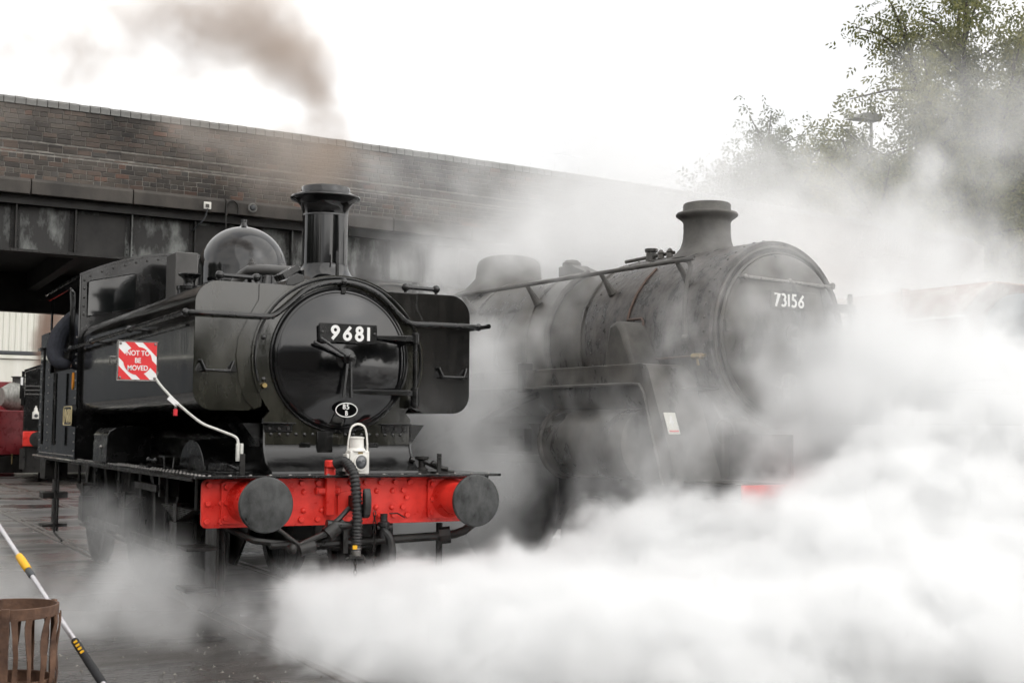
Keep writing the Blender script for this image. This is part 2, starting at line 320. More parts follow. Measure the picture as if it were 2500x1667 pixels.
# ------------------------------------------------------------------ road bridge
BR = thing('road_bridge', 'sooty brick road bridge on a riveted steel girder spanning the yard', 'bridge', (0, 12, 0))
camb = lambda x: -.00947*x - .000933*x*x      # the parapet falls away to the right
X0, X1 = -9.0, 21.0
def strip(mb, y0, y1, z0, z1, x0=X0, x1=X1, n=16):
    for i in range(n):
        a = x0+(x1-x0)*i/n; b = x0+(x1-x0)*(i+1)/n; ca, cb = camb(a), camb(b)
        mb.add([(a,y0,z0+ca),(b,y0,z0+cb),(b,y1,z0+cb),(a,y1,z0+ca),(a,y0,z1+ca),(b,y0,z1+cb),(b,y1,z1+cb),(a,y1,z1+ca)],
               [(0,3,2,1),(4,5,6,7),(0,1,5,4),(2,3,7,6)])
    return mb
strip(strip(strip(MB(), .012, .36, 5.55, 6.84), -.040, .012, 5.55, 6.165), -.092, -.040, 5.55, 6.03).build('parapet_core', 'mortar', BR, smooth=0)
strip(MB(), .7, 7.0, 4.9, 5.5).build('deck', 'girderdark', BR, smooth=0)
# bricks: 15 courses, the two plinth courses step the wall outwards
CH = .082; bricks = []
for c in range(15):
    z0 = 5.605 + c*CH; yf = -.10 if c < 5 else (-.05 if c < 7 else 0); x = X0 + random.uniform(0, .2); k = 0
    while x < 20.6:
        stretch = (c % 3 != 1); Lb = (.218 if stretch else .104) + random.uniform(-.006, .006)
        if c in (5, 7): Lb = .225
        if random.random() < .12: Lb = .104 if stretch else .218
        bricks.append((x, z0, Lb, c, yf)); x += Lb + .011
def brick_geom(mb, x, z0, Lb, c, yf, o=(0,0,0)):
    j = random.uniform(-.004, .003); f = yf + j - (.006 if c in (5, 7) else 0); b = .004; d = .06; h = CH - .010; t = random.uniform(-.002, .002)
    y1 = f + b
    if c in (5, 7):     # sloped plinth brick
        vs = [(0,f,0),(Lb,f,0),(Lb,f+.046,h),(0,f+.046,h),(0,f+d+.02,0),(Lb,f+d+.02,0),(Lb,f+d+.02,h),(0,f+d+.02,h),(0,f,h*.55),(Lb,f,h*.55)]
        fs = [(0,1,9,8),(8,9,2,3),(4,7,6,5),(3,2,6,7),(0,4,5,1),(0,8,3,7,4),(1,5,6,2,9)]
    else:
        vs = [(b,f,b),(Lb-b,f,b+t),(Lb-b,f,h-b+t),(b,f,h-b),(0,y1,0),(Lb,y1,t),(Lb,y1,h+t),(0,y1,h),(0,f+d,0),(Lb,f+d,0),(Lb,f+d,h),(0,f+d,h)]
        fs = [(0,1,2,3),(0,4,5,1),(1,5,6,2),(2,6,7,3),(3,7,4,0),(4,8,9,5),(5,9,10,6),(6,10,11,7),(7,11,8,4)]
    cz = camb(x + Lb/2); mb.add([(v[0]+x-o[0], v[1]-o[1], v[2]+z0+cz-o[2]) for v in vs], fs)
near = sorted((b for b in bricks if b[0] > -2.2), key=lambda b: (b[0]))[:300]; ns = set(near); rest = MB()
for b in bricks:
    if b in ns:
        o3 = (b[0]+b[2]/2, 0, b[1]); m1 = MB(); brick_geom(m1, *b, o=o3); o = m1.build('brick', 'brick', BR, smooth=0); o.location = o3
    else: brick_geom(rest, *b)
rest.build('brick_courses', 'brick', BR, smooth=0, kind='stuff')
# coping bricks
x = -2.6
while x < 20.6:
    wq = .158 + random.uniform(-.004, .004); h = .15 + random.uniform(-.006, .004); cz = 6.832 + camb(x) ; pr = .02 + random.uniform(-.004, .004)
    pf = [(-pr, 0), (-pr, h*.62), (-pr+.03, h*.86), (.10, h), (.27, h), (.37, h*.8), (.37, 0)]
    o = MB().prism(pf, 0, wq, 'x').build('coping_brick', 'coping', BR, bevel=.006); o.location = (x, 0, cz); o.rotation_euler = (random.uniform(-.012, .012), random.uniform(-.012, .012)+.02, 0)
    x += wq + .009
# stone ledge below the bricks
edges = [-9, -6.0, -4.2, -2.6, -1.0, .606, 2.164, 3.72, 5.3, 6.9, 8.5, 10.1, 11.7, 13.3, 15, 18, 21]
for a, b in zip(edges, edges[1:]):
    q = .24 + .006*random.random(); pf = [(-q, 0), (-q, .21), (-q+.05, .262), (.02, .268), (.02, 0)]
    o = MB().prism(pf, a+.008, b-.008, 'x').build('ledge_stone', 'ledge', BR, bevel=.012); o.location = (0, 0, 5.336 + camb((a+b)/2)); o.rotation_euler = (0, -math.atan((camb(b)-camb(a))/(b-a)), 0)
    o.location.z += ((a+b)/2)*math.sin(o.rotation_euler.y)
# plate girder
web = MB(); strip(web, .13, .16, 4.47, 5.34); web.build('girder_web', 'girder', BR, smooth=0)
strip(strip(MB(), -.04, .36, 4.43, 4.472), -.06, .40, 5.20, 5.335).build('girder_flange', 'girderdark', BR, smooth=0)
rv = MB(); stiff = [-7.6, -5.9, -4.3, -2.75, -1.18, -.26, .647, 1.713, 2.6, 3.446, 4.4, 5.312, 6.05, 6.789, 8.2, 9.8, 11.4, 13.0]
for i, xs in enumerate(stiff):
    cz = camb(xs); s = MB(); s.box((xs-.013, -.02, 4.474+cz), (xs+.013, .128, 5.198+cz)); s.box((xs-.075, .112, 4.474+cz), (xs+.075, .129, 5.198+cz))
    s.build('girder_stiffener', 'girderdark' if i % 3 else 'girder', BR, bevel=.003)
    for k in range(8):
        for e in (-.05, .05): rv.rivet((xs+e, .112, 4.53+cz+k*.088), (0,-1,0), .014, .010)
for i in range(150):
    xs = -4 + i*.11
    rv.rivet((xs, -.041, 4.45+camb(xs)), (0,-1,0), .011, .008)
rv.build('girder_rivets', 'girderdark', BR, kind='stuff')
for xs in (.2, 2.15): MB().box((xs-.42, .118, 4.49+camb(xs)), (xs+.36, .131, 5.15+camb(xs))).build('girder_patch_plate', 'girderdark', BR, bevel=.004)
# far girder and cross girders under the deck
strip(MB(), 7.0, 7.3, 4.07, 5.5).build('rear_girder', 'girderdark', BR, smooth=0)
for i in range(18):
    xs = -8 + 1.6*i; o = MB().box((xs-.1, .45, 4.52), (xs+.1, 6.98, 4.89)).build('cross_girder', 'girderdark', BR); o.location = (0, 0, camb(xs))
for xs, nm in ((-8.6, 'bridge_abutment'), (19.4, 'bridge_abutment')):
    MB().box((xs-1.2, .05, 0), (xs+1.2, 7.2, 4.42+camb(xs))).build(nm, 'brick', BR, bevel=.03)
# fittings on the ledge
bl = MB(); bl.ring((0,0,0), (0,-1,0), .066, .017, 26, 8); bl.cyl((0,.06,0), (0,-.005,0), .07, .07, 24); bl.build('bulkhead_lamp', 'coping', BR).location = (2.624, -.29, 5.44)
lg = MB().lathe([(.052, 0), (.05, .02), (.036, .042), (0, .052)], (0,0,0), (0,-1,0), 24).build('lamp_glass', 'creamdark', [o for o in BR.children if o.name == 'bulkhead_lamp'][0])
jb = MB().box((1.775, -.30, 5.35), (1.90, -.262, 5.475)).build('junction_box', 'white', BR, bevel=.006)
MB().box((1.80, -.318, 5.375), (1.862, -.301, 5.435)).build('box_cover', 'sooty', jb, bevel=.004)
MB().tube(catmull([(1.84, -.30, 5.36), (1.80, -.27, 5.2), (1.72, -.2, 5.08), (1.66, .1, 5.0)], 6), .011, 6).build('cable', 'creamdark', BR)
MB().tube([(2.17, -.262, 4.6)] + [(2.17, -.262, 5.4)] + [(2.17+.105-.105*math.cos(t), -.262, 5.42+.12*math.sin(t)) for t in [PI*i/10 for i in range(11)]] + [(2.38, -.262, 5.3)], .013, 6).build('conduit', 'girderdark', BR)

# ------------------------------------------------------------------ far shed under the bridge
SH = thing('engine_shed', 'pale cream clad shed wall seen beneath the bridge', 'building', (0, 42, 0))
MB().box((-18, .05, 0), (16, 12, 9)).build('shed_core', 'creamdark', SH)
for i in range(105):
    if 17 <= i < 52: continue      # unseen gap added so the tank side mirrors a dark stretch
    x = -16 + i*.22; o = MB().prism([(0, 0), (.03, -.03), (.12, -.03), (.15, 0), (.214, 0), (.214, .05), (0, .05)], 4.52, 8.6, 'z').build('cladding_panel', 'cream', SH, smooth=0); o.location = (x, 0, 0)  # leftmost panels, out of view, added as a bright reflection for the tank side
for i in range(7):
    MB().box((-4.6+i*1.6, -.015, .1), (-4.6+i*1.6+1.585, .05, 4.2)).build('wall_panel', 'cream', SH, bevel=.008)
MB().box((-16, -.12, 4.38), (12, .05, 4.5)).build('gutter', 'creamdark', SH, bevel=.02)
MB().box((-16, -.10, 4.22), (12, .05, 4.36)).build('flashing', 'cream', SH, bevel=.01)
MB().box((-9, .0, 8.6), (12, 12.2, 8.9)).build('shed_roof', 'creamdark', SH, bevel=.03)

# dark yard edge that the shiny paint mirrors: a shed and trees behind the photographer
def foliage(n, centres, size, seed):
    r = np.random.default_rng(seed); cs = np.array([c for c, _ in centres], float); rs = np.array([q for _, q in centres], float)
    wts = rs.prod(1)**(2/3); idx = r.choice(len(cs), n, p=wts/wts.sum())
    d = r.normal(size=(n, 3)); d /= np.linalg.norm(d, axis=1)[:, None]; p = cs[idx] + d*rs[idx]*(r.random(n)[:, None]**.45)
    a = r.normal(size=(n, 3)); a[:, 2] -= .5; a /= np.linalg.norm(a, axis=1)[:, None]; b = np.cross(a, r.normal(size=(n, 3))); b /= np.linalg.norm(b, axis=1)[:, None]
    s = size*(.6+.8*r.random(n))[:, None]
    v = np.stack([p, p+a*s*.5+b*s*.22, p+a*s, p+a*s*.5-b*s*.22], 1).reshape(-1, 3)
    return v
def leaf_obj(name, v, m, parent=None, **tags):
    n = len(v)//4; me = bpy.data.meshes.new(name); me.vertices.add(len(v)); me.vertices.foreach_set('co', v.ravel()); me.loops.add(n*4); me.loops.foreach_set('vertex_index', np.arange(n*4, dtype=np.int32))
    me.polygons.add(n); me.polygons.foreach_set('loop_start', np.arange(0, n*4, 4, dtype=np.int32)); me.update(); me.validate(); me.materials.append(M[m])
    o = bpy.data.objects.new(name, me); C.objects.link(o); o.parent = parent
    for k, q in tags.items(): o[k] = q
    return o
tl = [((x, -34-3*random.random(), 3+random.random()*3 + min(5, (x-10)*.35)), (3.2, 2.5, 4+2*random.random())) for x in np.arange(15.5, 52, 3.2)] + [((-27-3*random.random(), y, 3.5+random.random()*2), (2.6, 3.2, 4+2*random.random())) for y in np.arange(-30, 16, 3.4)] + [((x, -33, 1.8), (2.2, 2, 2.9 + random.random())) for x in np.arange(4, 13, 2.2)]  # left rows and low hedge, out of view, added to darken mirrored paint
leaf_obj('tree_line', foliage(42000, tl, .8, 3), 'leaf3', kind='stuff', label='unseen belt of trees, left rows and low hedge added to darken reflections')
WS = thing('workshop', 'low brick workshop across the yard facing the engines', 'building', (-12, -33, 0))
MB().box((-13, -8, 0), (15, 0, 6.2)).build('wall', 'mortar', WS)
MB().prism([(-8.5, 6.2), (.5, 6.2), (-4, 9)], -13.4, 15.4, 'x').build('roof', 'creamdark', WS)
# ------------------------------------------------------------------ the pannier tank engine
E1 = thing('tank_locomotive', 'glossy black pannier tank engine numbered 9681 with red buffer beam', 'locomotive')
# red beam, bolts
bz0, bz1, bx = .855, 1.228, 1.21
beam = MB().prism(rrect(-bx, bz0, bx, bz1, .045, 4), 0, .032, 'y').build('buffer_beam', 'red', E1, bevel=.004)
proto = MB().hexbolt((0,0,0), (0,-1,0), .024, .021).build('bolt', 'red', beam); first = True
cup = MB().rivet((0,0,0), (0,-1,0), .025, .021).build('bolt', 'red', beam)
spots = []
for x, z in ((-1.16,1.185),(-1.05,1.185),(-1.165,1.045),(-1.06,1.045),(-1.17,.905),(-1.06,.905)): spots += [(x, z, 0)]
for x in (-.42,-.285,-.14,-.01,.12,.25,.38,.51): spots.append((x, 1.19, 0))
for x, z in ((-.40,1.12),(-.40,.975),(-.25,.975),(.22,1.12),(.36,1.12),(.215,.985),(.355,.985)): spots.append((x, z, 1))
for x, z in ((-.42,.905),(-.285,.905),(.245,.92),(.37,.92),(.49,.92),(.455,1.125),(.485,1.065),(.45,.985),(1.06,1.185),(1.16,1.185),(1.06,.93),(1.16,.93),(1.06,1.05)): spots.append((x, z, 0))
for i, (x, z, k) in enumerate(spots):
    src = cup if k else proto
    if (k and not src.get('used')) or (not k and first):
        src.location = (x, 0, z); first = first and bool(k)
        if k: src['used'] = 1
    else: share(src, 'bolt', (x, 0, z), beam, (0, random.random()*.8, 0))
if 'used' in cup: del cup['used']
for sx in (-1, 1):
    bx0 = .867*sx
    bf = MB().lathe([(.165, -.028), (.160, -.045), (.140, -.075), (.132, -.11), (.128, -.36), (.118, -.37), (.118, -.44), (.07, -.441), (.07, -.49)], (bx0, 0, 1.055), (0,1,0), 36).build('buffer', 'red', E1)
    MB().prism(rrect(bx0-.20, .885, bx0+.20, 1.215, .03, 3), -.03, -.001, 'y').build('buffer_base', 'red', bf, bevel=.004)
    MB().lathe([(.06, -.485), (.195, -.492), (.207, -.505), (.207, -.522), (.198, -.532), (.12, -.545), (0, -.551)], (bx0, 0, 1.055), (0,1,0), 56).build('buffer_head', 'buffer', bf)
    for ax, azz in ((-.165,.12),(-.165,-.12),(-.165,0),(.165,.12),(.165,-.12)):
        MB().hexbolt((bx0+ax, -.03, 1.05+azz), (0,-1,0), .022, .018).build('bolt', 'red', bf)
# running plate with valance
fp = MB().prism(rrect(-1.30, -.16, 1.30, 8.45, .05, 3), 1.236, 1.256, 'z').build('running_plate', 'satin', E1, bevel=.003)
for sx in (-1, 1): MB().box((1.262*sx, .06, 1.208), (1.278*sx, 8.36, 1.234)).build('valance', 'under', fp, bevel=.004)
rv = MB()
for i in range(70): rv.rivet((-1.22, -.08+i*.118, 1.256), (0,0,1), .014, .010)
for i in range(30): rv.rivet((-1.12, .9+i*.118, 1.256), (0,0,1), .012, .009)
for i in range(16): rv.rivet((-1.18+i*.158, -.10, 1.256), (0,0,1), .014, .010)
rv.build('plate_rivets', 'steel', E1, kind='stuff')
# frames and running gear
fr_ = MB()
for sx in (-1, 1): fr_.prism([(.034, .86), (.034, 1.232), (8.3, 1.232), (8.3, .45), (1.1, .45), (.7, .80), (.3, .86)], .60*sx, .625*sx, 'x')
fr_.box((-.6, 1.0, .75), (.6, 1.3, 1.23)); fr_.box((-.6, 4.9, .45), (.6, 7.2, 1.2)); fr_.box((-.35, .4, .62), (.35, 2.6, 1.1)); fr_.build('frame', 'under', E1, bevel=.004)
def wheel(parent, x, y, r, spokes, sx, m='under', w_=.13):
    mb = MB(); A = (1,0,0)
    mb.lathe([(r-.085, -w_/2), (r-.03, -w_/2), (r-.004, -w_/2+.01), (r, w_/2-.045), (r+.006, w_/2-.03), (r+.03, w_/2-.02), (r+.03, w_/2), (r-.085, w_/2), (r-.085, -w_/2)], (0,0,0), (-sx,0,0), 56)
    mb.lathe([(.15, -.09), (.15, .08), (.06, .085), (.06, -.1), (.15, -.09)], (0,0,0), (-sx,0,0), 26)
    for k in range(spokes):
        a = 2*PI*k/spokes; c, s = math.cos(a), math.sin(a)
        mb.tube([(0, c*.12, s*.12), (0, c*(r-.07), s*(r-.07))], [.045, .03], 6)
    mb.cyl((-sx*.06,0,0), (sx*.12,0,0), .06, n=18)
    mb.prism([(q*.9, p) for q, p in arc(0, 0, r-.08, 200, 340, 12)], -.03, .03, 'x')
    o = mb.build('wheel', m, parent); o.location = (x, y, r); return o
def springs(parent, x, y, z, m='under'):
    mb = MB()
    for k in range(7): mb.box((x-.05, y-.55+k*.07, z-.012-k*.016), (x+.05, y+.55-k*.07, z-k*.016))
    mb.box((x-.06, y-.06, z-.13), (x+.06, y+.06, z+.03)); mb.cyl((x, y-.53, z), (x, y-.53, z+.34), .02, n=8); mb.cyl((x, y+.53, z), (x, y+.53, z+.34), .02, n=8); mb.box((x-.07, y-.13, z-.42), (x+.07, y+.13, z-.13))
    return mb.build('leaf_spring', m, parent, bevel=.003)
AX = (1.75, 3.96, 6.42); WR = .705
for y in AX:
    for sx in (-1, 1): wheel(E1, .76*sx, y, WR, 14, sx)
    springs(E1, -.93, y, .92)
for sx in (-1, 1):
    rod = MB(); zz, xx = .52, .92*sx
    for a, b in ((AX[0], AX[1]), (AX[1], AX[2])): rod.box((xx-.02, a+.1, zz-.035), (xx+.02, b-.1, zz+.035))
    for a in AX: rod.cyl((xx-.035, a, zz), (xx+.035, a, zz), .095, n=22); rod.cyl((xx-.06*1, a, zz), (xx+.06, a, zz), .045, n=14)
    rod.build('coupling_rod', 'under', E1, bevel=.006)
    for y in AX:
        MB().box((.70*sx, y+WR+.02, .42), (.82*sx, y+WR+.10, .82)).build('brake_block', 'under', E1, bevel=.02)
        MB().cyl((.76*sx, y+WR+.08, .35), (.76*sx, y+WR+.05, 1.1), .022, n=8).build('brake_hanger', 'under', E1)
    MB().tube([(.86*sx, .9, .40), (.86*sx, 7.2, .40)], .022, 8).build('brake_pull_rod', 'under', E1)
    sb = MB(); sb.tube([(.95*sx, .35, .82), (.95*sx, .35, .30), (.95*sx, .42, .22)], .03, 8); sb.build('sand_pipe', 'under', E1)
    gi = MB(); gi.box((.96*sx, 2.35, 1.02), (1.02*sx, 3.3, 1.09)); gi.box((.70*sx, 2.3, .98), (1.0*sx, 2.36, 1.22)); gi.build('sandbox_bracket', 'under', E1, bevel=.005)
# rear steps (left side in view)
for sx in (-1, 1):
    st = MB(); st.box((1.10*sx, 7.36, .30), (1.125*sx, 7.80, 1.234)); st.box((1.0*sx, 7.32, .36), (1.30*sx, 7.66, .40)); st.box((1.0*sx, 7.32, .72), (1.30*sx, 7.66, .80)); st.box((1.0*sx, 7.40, .96), (1.28*sx, 7.80, 1.22))
    st.build('cab_step', 'under', E1, bevel=.01)
    MB().tube([(1.22*sx, 6.9, 1.2), (1.22*sx, 6.9, .33), (1.22*sx, 6.3, .27)], .014, 6).build('drain_pipe', 'under', E1)
fs_ = MB(); fs_.box((-1.02, .25, .30), (-.995, .58, 1.234)); fs_.box((-1.25, .25, .34), (-1.0, .58, .37)); fs_.box((-1.25, .25, .66), (-1.0, .58, .69)); fs_.build('front_step', 'under', E1, bevel=.006)

# smokebox: front plate, barrel, saddle
ZC = 2.195
RX, RZ = .755, .705
top = [(-RX*math.cos(t)*-1, ZC+RZ*math.sin(t)) for t in [R(-38)+ (R(256))*i/48 for i in range(49)]]
outline = top + [(-.645, 1.70), (-.638, 1.49), (.638, 1.49), (.645, 1.70)]
sbx = MB().prism(outline, .30, .345, 'y')
for k in range(1): sbx.add([(x*.985, y, ZC+(z-ZC)*.985) for y in (.345, 1.55) for x, z in top], [(i, i+1, 50+i, 49+i) for i in range(48)])
smokebox = sbx.build('smokebox', 'frontsheen', E1)
MB().tube([(x*.965, .297, ZC+(z-ZC)*.965) for x, z in top[4:-4]], .012, 6).build('front_beading', 'satin', smokebox)
sd = MB(); pf = [(.30, 1.492), (.30, 1.47), (.285, 1.43), (.255, 1.385), (.21, 1.34), (.15, 1.30), (.10, 1.278), (.09, 1.258), (1.2, 1.258), (1.2, 1.492)]
saddle = sd.prism(pf, -.632, .632, 'x').build('smokebox_saddle', 'saddle', E1, smooth=25)
for sx in (-1, 1):
    MB().prism([(.296, 1.66), (.296, 1.50), (.275, 1.43), (.22, 1.35), (.14, 1.296), (.085, 1.262), (.085, 1.258), (.32, 1.258), (.32, 1.66)], .633*sx, .648*sx, 'x').build('saddle_edge', 'satin', saddle, smooth=25)
    MB().prism([(.72*sx, 1.66), (.80*sx, 1.66), (.66*sx, 1.47), (.65*sx, 1.47), (.65*sx, 1.66)], .36, 1.1, 'y').build('saddle_bracket', 'satin', E1)
    lug = MB(); x0 = .51*sx - .13; lug.box((x0-.03, .245, 1.655), (x0+.25, .298, 1.668)); lug.box((x0, .288, 1.59), (x0+.235, .2995, 1.655))
    lg_ = lug.build('lifting_lug', 'satin', E1, bevel=.003)
    for k in range(3): MB().hexbolt((x0+.04+k*.078, .288, 1.62), (0,-1,0), .015, .012).build('bolt', 'under', lg_)
    for dx, dz in ((0, 0),): MB().box((.30*sx-.04, .288, 1.47), (.30*sx+.05, .299, 1.505)).build('catch_plate', 'satin', E1, bevel=.002)
rr = MB()
for i in range(17):
    if i not in (7, 8): rr.rivet((-.584+i*.071, .30, 1.572), (0,-1,0), .016, .008)
for a in (150, 166, 196, 14, -6):
    rr.rivet((RX*.90*math.cos(R(a)), .30, ZC+RZ*.93*math.sin(R(a))), (0,-1,0), .021, .016)
rr.build('smokebox_rivets', 'satin', E1, kind='stuff')
MB().box((-.195, .282, 1.40), (-.06, .298, 1.60)).build('ash_cover', 'satin', E1, bevel=.004)
MB().cyl((-.655, .30, 1.965), (-.655, .255, 1.965), .026, .02, 14).build('washout_plug', 'brass', E1)
# smokebox door, dished
door = MB().lathe([(.585, .0), (.588, .022), (.578, .042), (.560, .047), (.556, .040)] + [(.553*(1-t), .042+.092*(1-(1-t)**2)) for t in [i/18 for i in range(19)]], (0, .30, ZC), (0,-1,0), 96).build('smokebox_door', 'gloss', E1, smooth=50)
YD = .17
MB().ring((0, .292, ZC), (0,1,0), .597, .014, 72, 8).build('door_ring', 'satin', door)
MB().box((-.02, .245, ZC+.548), (.02, .30, ZC+.60)).build('door_catch', 'satin', door, bevel=.004)
dart = MB().lathe([(.085, 0), (.085, .012), (.045, .02), (.042, .07), (.03, .075), (.03, .16), (0, .165)], (.0, YD, ZC), (0,-1,0), 28).build('door_dart', 'satin', door)
for ang, yy, ln in ((157, .035, .32), (263, .045, .32), (150, .11, .31), (270, .11, .32)):
    c, s = math.cos(R(ang)), math.sin(R(ang))
    MB().tube([(0, YD-yy, ZC), (c*ln*.5, YD-yy-.01, ZC+s*ln*.5), (c*ln, YD-yy-.015, ZC+s*ln)], [.014, .012, .014], 8).build('dart_handle', 'satin', door)
for z, xa in ((2.385, .28), (1.925, .06)):
    MB().prism([(q, z+p) for q, p in [(xa, -.016), (xa-.018, 0), (xa, .016), (.50, .024), (.625, .024), (.625, -.024), (.50, -.024)]], .165, .19, 'y').build('hinge_strap', 'satin', door, bevel=.005)
hp = MB(); hp.cyl((.63, .185, 1.80), (.63, .185, 2.44), .021, n=14)
for z in (1.86, 1.925, 2.385): hp.cyl((.63, .185, z-.045), (.63, .185, z+.045), .036, n=16)
hp.box((.585, .19, 1.80), (.675, .298, 1.87)); hp.box((.60, .19, 2.35), (.66, .298, 2.42)); hp.build('hinge_pin', 'satin', door, bevel=.003)
# number plate with raised numerals
pl = MB().prism(rrect(-.245, 2.325, .255, 2.482, .012, 2), .125, .165, 'y').build('number_plate', 'satin', E1, bevel=.004)
MB().box((-.20, .166, 2.36), (.20, .215, 2.44)).build('plate_bracket', 'satin', pl)
for sx in (-.222, .232): MB().hexbolt((sx, .125, 2.404), (0,-1,0), .014, .006).build('bolt', 'satin', pl)
def nums(parent, text, org, h, wt, gap, name='numeral', m='num', thick=.006, ux=(1,0,0), uz=(0,0,1), nrm=(0,-1,0)):
    x = 0
    for ch in text:
        mb = MB(); wdt = letters(lambda c: mb, ch, Vector(org)+Vector(ux)*x, ux, uz, h, wt, gap, thick, nrm); x += wdt; mb.build(name, m, parent, smooth=0)
nums(pl, '9681', (-.150, .125, 2.342), .122, .20, .24)
# shed plate
shp = MB().prism(arc(.012, 1.775, .096, 0, 360, 40, .060)[:-1], .168, .176, 'y').build('shed_plate', 'gloss', E1)
MB().tube([(p, .167, q) for p, q in arc(.012, 1.775, .093, 0, 360, 48, .057)[:-1]], .0045, 5, closed=True).build('plate_rim', 'num', shp)
nums(shp, '85', (-.022, .168, 1.781), .042, .18, .16); nums(shp, 'B', (.0, .168, 1.730), .038, .18, .1)
# pannier tanks
for sx in (-1, 1):
    sec = [(-.46, 2.795)] + [(-1.025-.19*math.sin(R(a)), 2.605+.19*math.cos(R(a))) for a in range(0, 91, 9)] + [(-1.055-.16*math.cos(R(a)), 1.92-.16*math.sin(R(a))) for a in range(0, 91, 10)] + [(-.765, 1.76), (-.70, 1.80), (-.70, 2.35), (-.46, 2.66)]
    sec = [(x*-sx, z) for x, z in sec]
    if sx > 0: pass
    tk = MB().prism(sec, .345, 5.30, 'y').build('pannier_tank', 'tankside', E1, smooth=30)
    n = len(sec)
    fp_ = MB().prism(sec, .328, .3445, 'y').build('tank_front', 'frontsheen' if sx < 0 else 'tankside', tk, smooth=30, bevel=.004)  # left front alone takes the tone with the reflection painted in
    cv = [(.39, 2.79), (.70, 2.788), (.70, 2.66), (.775, 2.53), (.86, 2.35), (.88, 2.2), (.855, 2.0), (.80, 1.85), (.72, 1.77), (.66, 1.80), (.66, 2.3)]
    MB().prism([(x*sx, z) for x, z in cv], .318, .327, 'y').build('cover_plate', 'frontsheen' if sx < 0 else 'tankside', tk, bevel=.003)
    # grab step hanging on the tank front
    gx = 1.035*sx
    gm = MB(); gm.tube([(gx-.135, .326, 2.15), (gx-.13, .29, 2.15), (gx-.10, .27, 2.075), (gx+.10, .27, 2.075), (gx+.13, .29, 2.15), (gx+.135, .326, 2.15)], .011, 7)
    for q in (-.12, .12): gm.prism([(gx+q-.045, 2.07), (gx+q+.045, 2.07), (gx+q+.03, 2.11), (gx+q, 2.15), (gx+q-.03, 2.11)], .30, .327, 'y')
    gm.build('tank_grab_iron', 'satin', tk)
    # lifting rail on top
    a, b = (-.965, -.655) if sx < 0 else (.69, .985)
    tr = MB(); tr.tube([(a, .55, 2.868), (b, .55, 2.862)], .019, 10)
    for q in (a, b): tr.sphere((q, .55, 2.866), .036, 14); tr.cyl((q, .55, 2.79), (q, .55, 2.86), .014, n=8); tr.cyl((q, .55, 2.79), (q, .55, 2.80), .03, n=12)
    tr.build('tank_rail', 'satin', tk)
tst = [o for o in E1.children if o.name.startswith('pannier_tank')][0]
MB().prism([(-.44, 2.80), (-.42, 2.86), (-.33, 2.915), (-.275, 2.90), (-.26, 2.80)], .45, .8, 'y').build('clack_cover', 'satin', E1, bevel=.01)
o = MB().box((-.085, -.12, -.03), (.085, .12, .03)).build('cover_block', 'satin', E1, bevel=.008); o.location = (-.31, .80, 2.95); o.rotation_euler = (0, R(-32), 0)
# tank filler, far side of the dome
fl = MB(); fl.lathe([(.115, 2.79), (.115, 2.99), (.125, 3.0), (.125, 3.03), (.06, 3.04), (.055, 3.08), (.065, 3.11), (.108, 3.14), (.112, 3.15), (.108, 3.158), (0, 3.16)], (-.60, 3.0, 0), (0,0,1), 28); fl.build('tank_filler', 'satin', E1)
lb = MB(); lb.tube([(-.52, 2.7, 2.85), (-.52, 2.7, 3.04), (-.44, 2.7, 3.06), (-.38, 2.7, 3.0)], .02, 8); lb.sphere((-.56, 2.75, 2.95), .07); lb.build('filler_lever', 'satin', E1)
# boiler top, dome, chimney, steam pipe
MB().cyl((0, 1.5, 2.2), (0, 5.4, 2.2), .70, n=48).build('boiler', 'gloss', E1)
YM = 3.2
MB().lathe([(.62, 2.72), (.52, 2.80), (.47, 2.90), (.455, 3.02)] + [(.455*math.cos(R(a)), 3.255+.455*math.sin(R(a))) for a in range(0, 82, 6)] + [(.055, 3.708), (.04, 3.715), (.028, 3.74), (.026, 3.76), (.034, 3.762), (.034, 3.785), (.0, 3.787)], (0, YM, 0), (0,0,1), 64).build('dome', 'gloss', E1, smooth=60)
YC = .73
ch = [(.50, 2.70), (.40, 2.86), (.33, 2.86), (.255, 2.92), (.216, 2.985), (.204, 3.015), (.204, 3.03), (.197, 3.034), (.1955, 3.45), (.199, 3.452), (.199, 3.464), (.1965, 3.467), (.2, 3.50), (.212, 3.54), (.234, 3.572), (.268, 3.592), (.297, 3.602), (.304, 3.613), (.300, 3.626), (.262, 3.642), (.222, 3.648), (.214, 3.652), (.212, 3.70), (.205, 3.708), (.165, 3.705), (.16, 3.5), (0, 3.48)]
chim = MB().lathe(ch[2:], (0, YC, 0), (0,0,1), 64).build('chimney', 'gloss', E1, smooth=45)
MB().lathe([(.40, 2.80), (.335, 2.862), (.32, 2.875), (.30, 2.875)], (0, YC, 0), (0,0,1), 48).build('chimney_base', 'satin', chim, smooth=60)
MB().box((-.012, .40, 2.88), (.012, .424, 3.12)).build('lamp_iron', 'satin', E1, bevel=.003)
MB().box((-.075, .30, 2.862), (.075, .46, 2.885)).build('lamp_iron_foot', 'satin', E1, bevel=.004)
sp = MB(); sp.tube([(-.50, 2.3, 2.80), (-.38, 2.25, 2.96), (-.30, 2.2, 3.08), (-.24, 2.14, 3.13), (-.17, 1.95, 3.12), (-.06, 1.2, 3.02), (-.02, .98, 2.96)], .05, 12); sp.lathe([(.03, 0), (.03, .03), (.018, .035), (.018, .06), (0, .062)], (-.23, 2.12, 3.17), (0,0,1), 10); sp.build('steam_pipe', 'tarpgrey', E1)  # lighter grey stands in for the pipe's satin reflection
MB().box((-.46, 2.28, 2.79), (-.27, 2.36, 3.05)).build('pipe_bracket', 'satin', E1, bevel=.01)
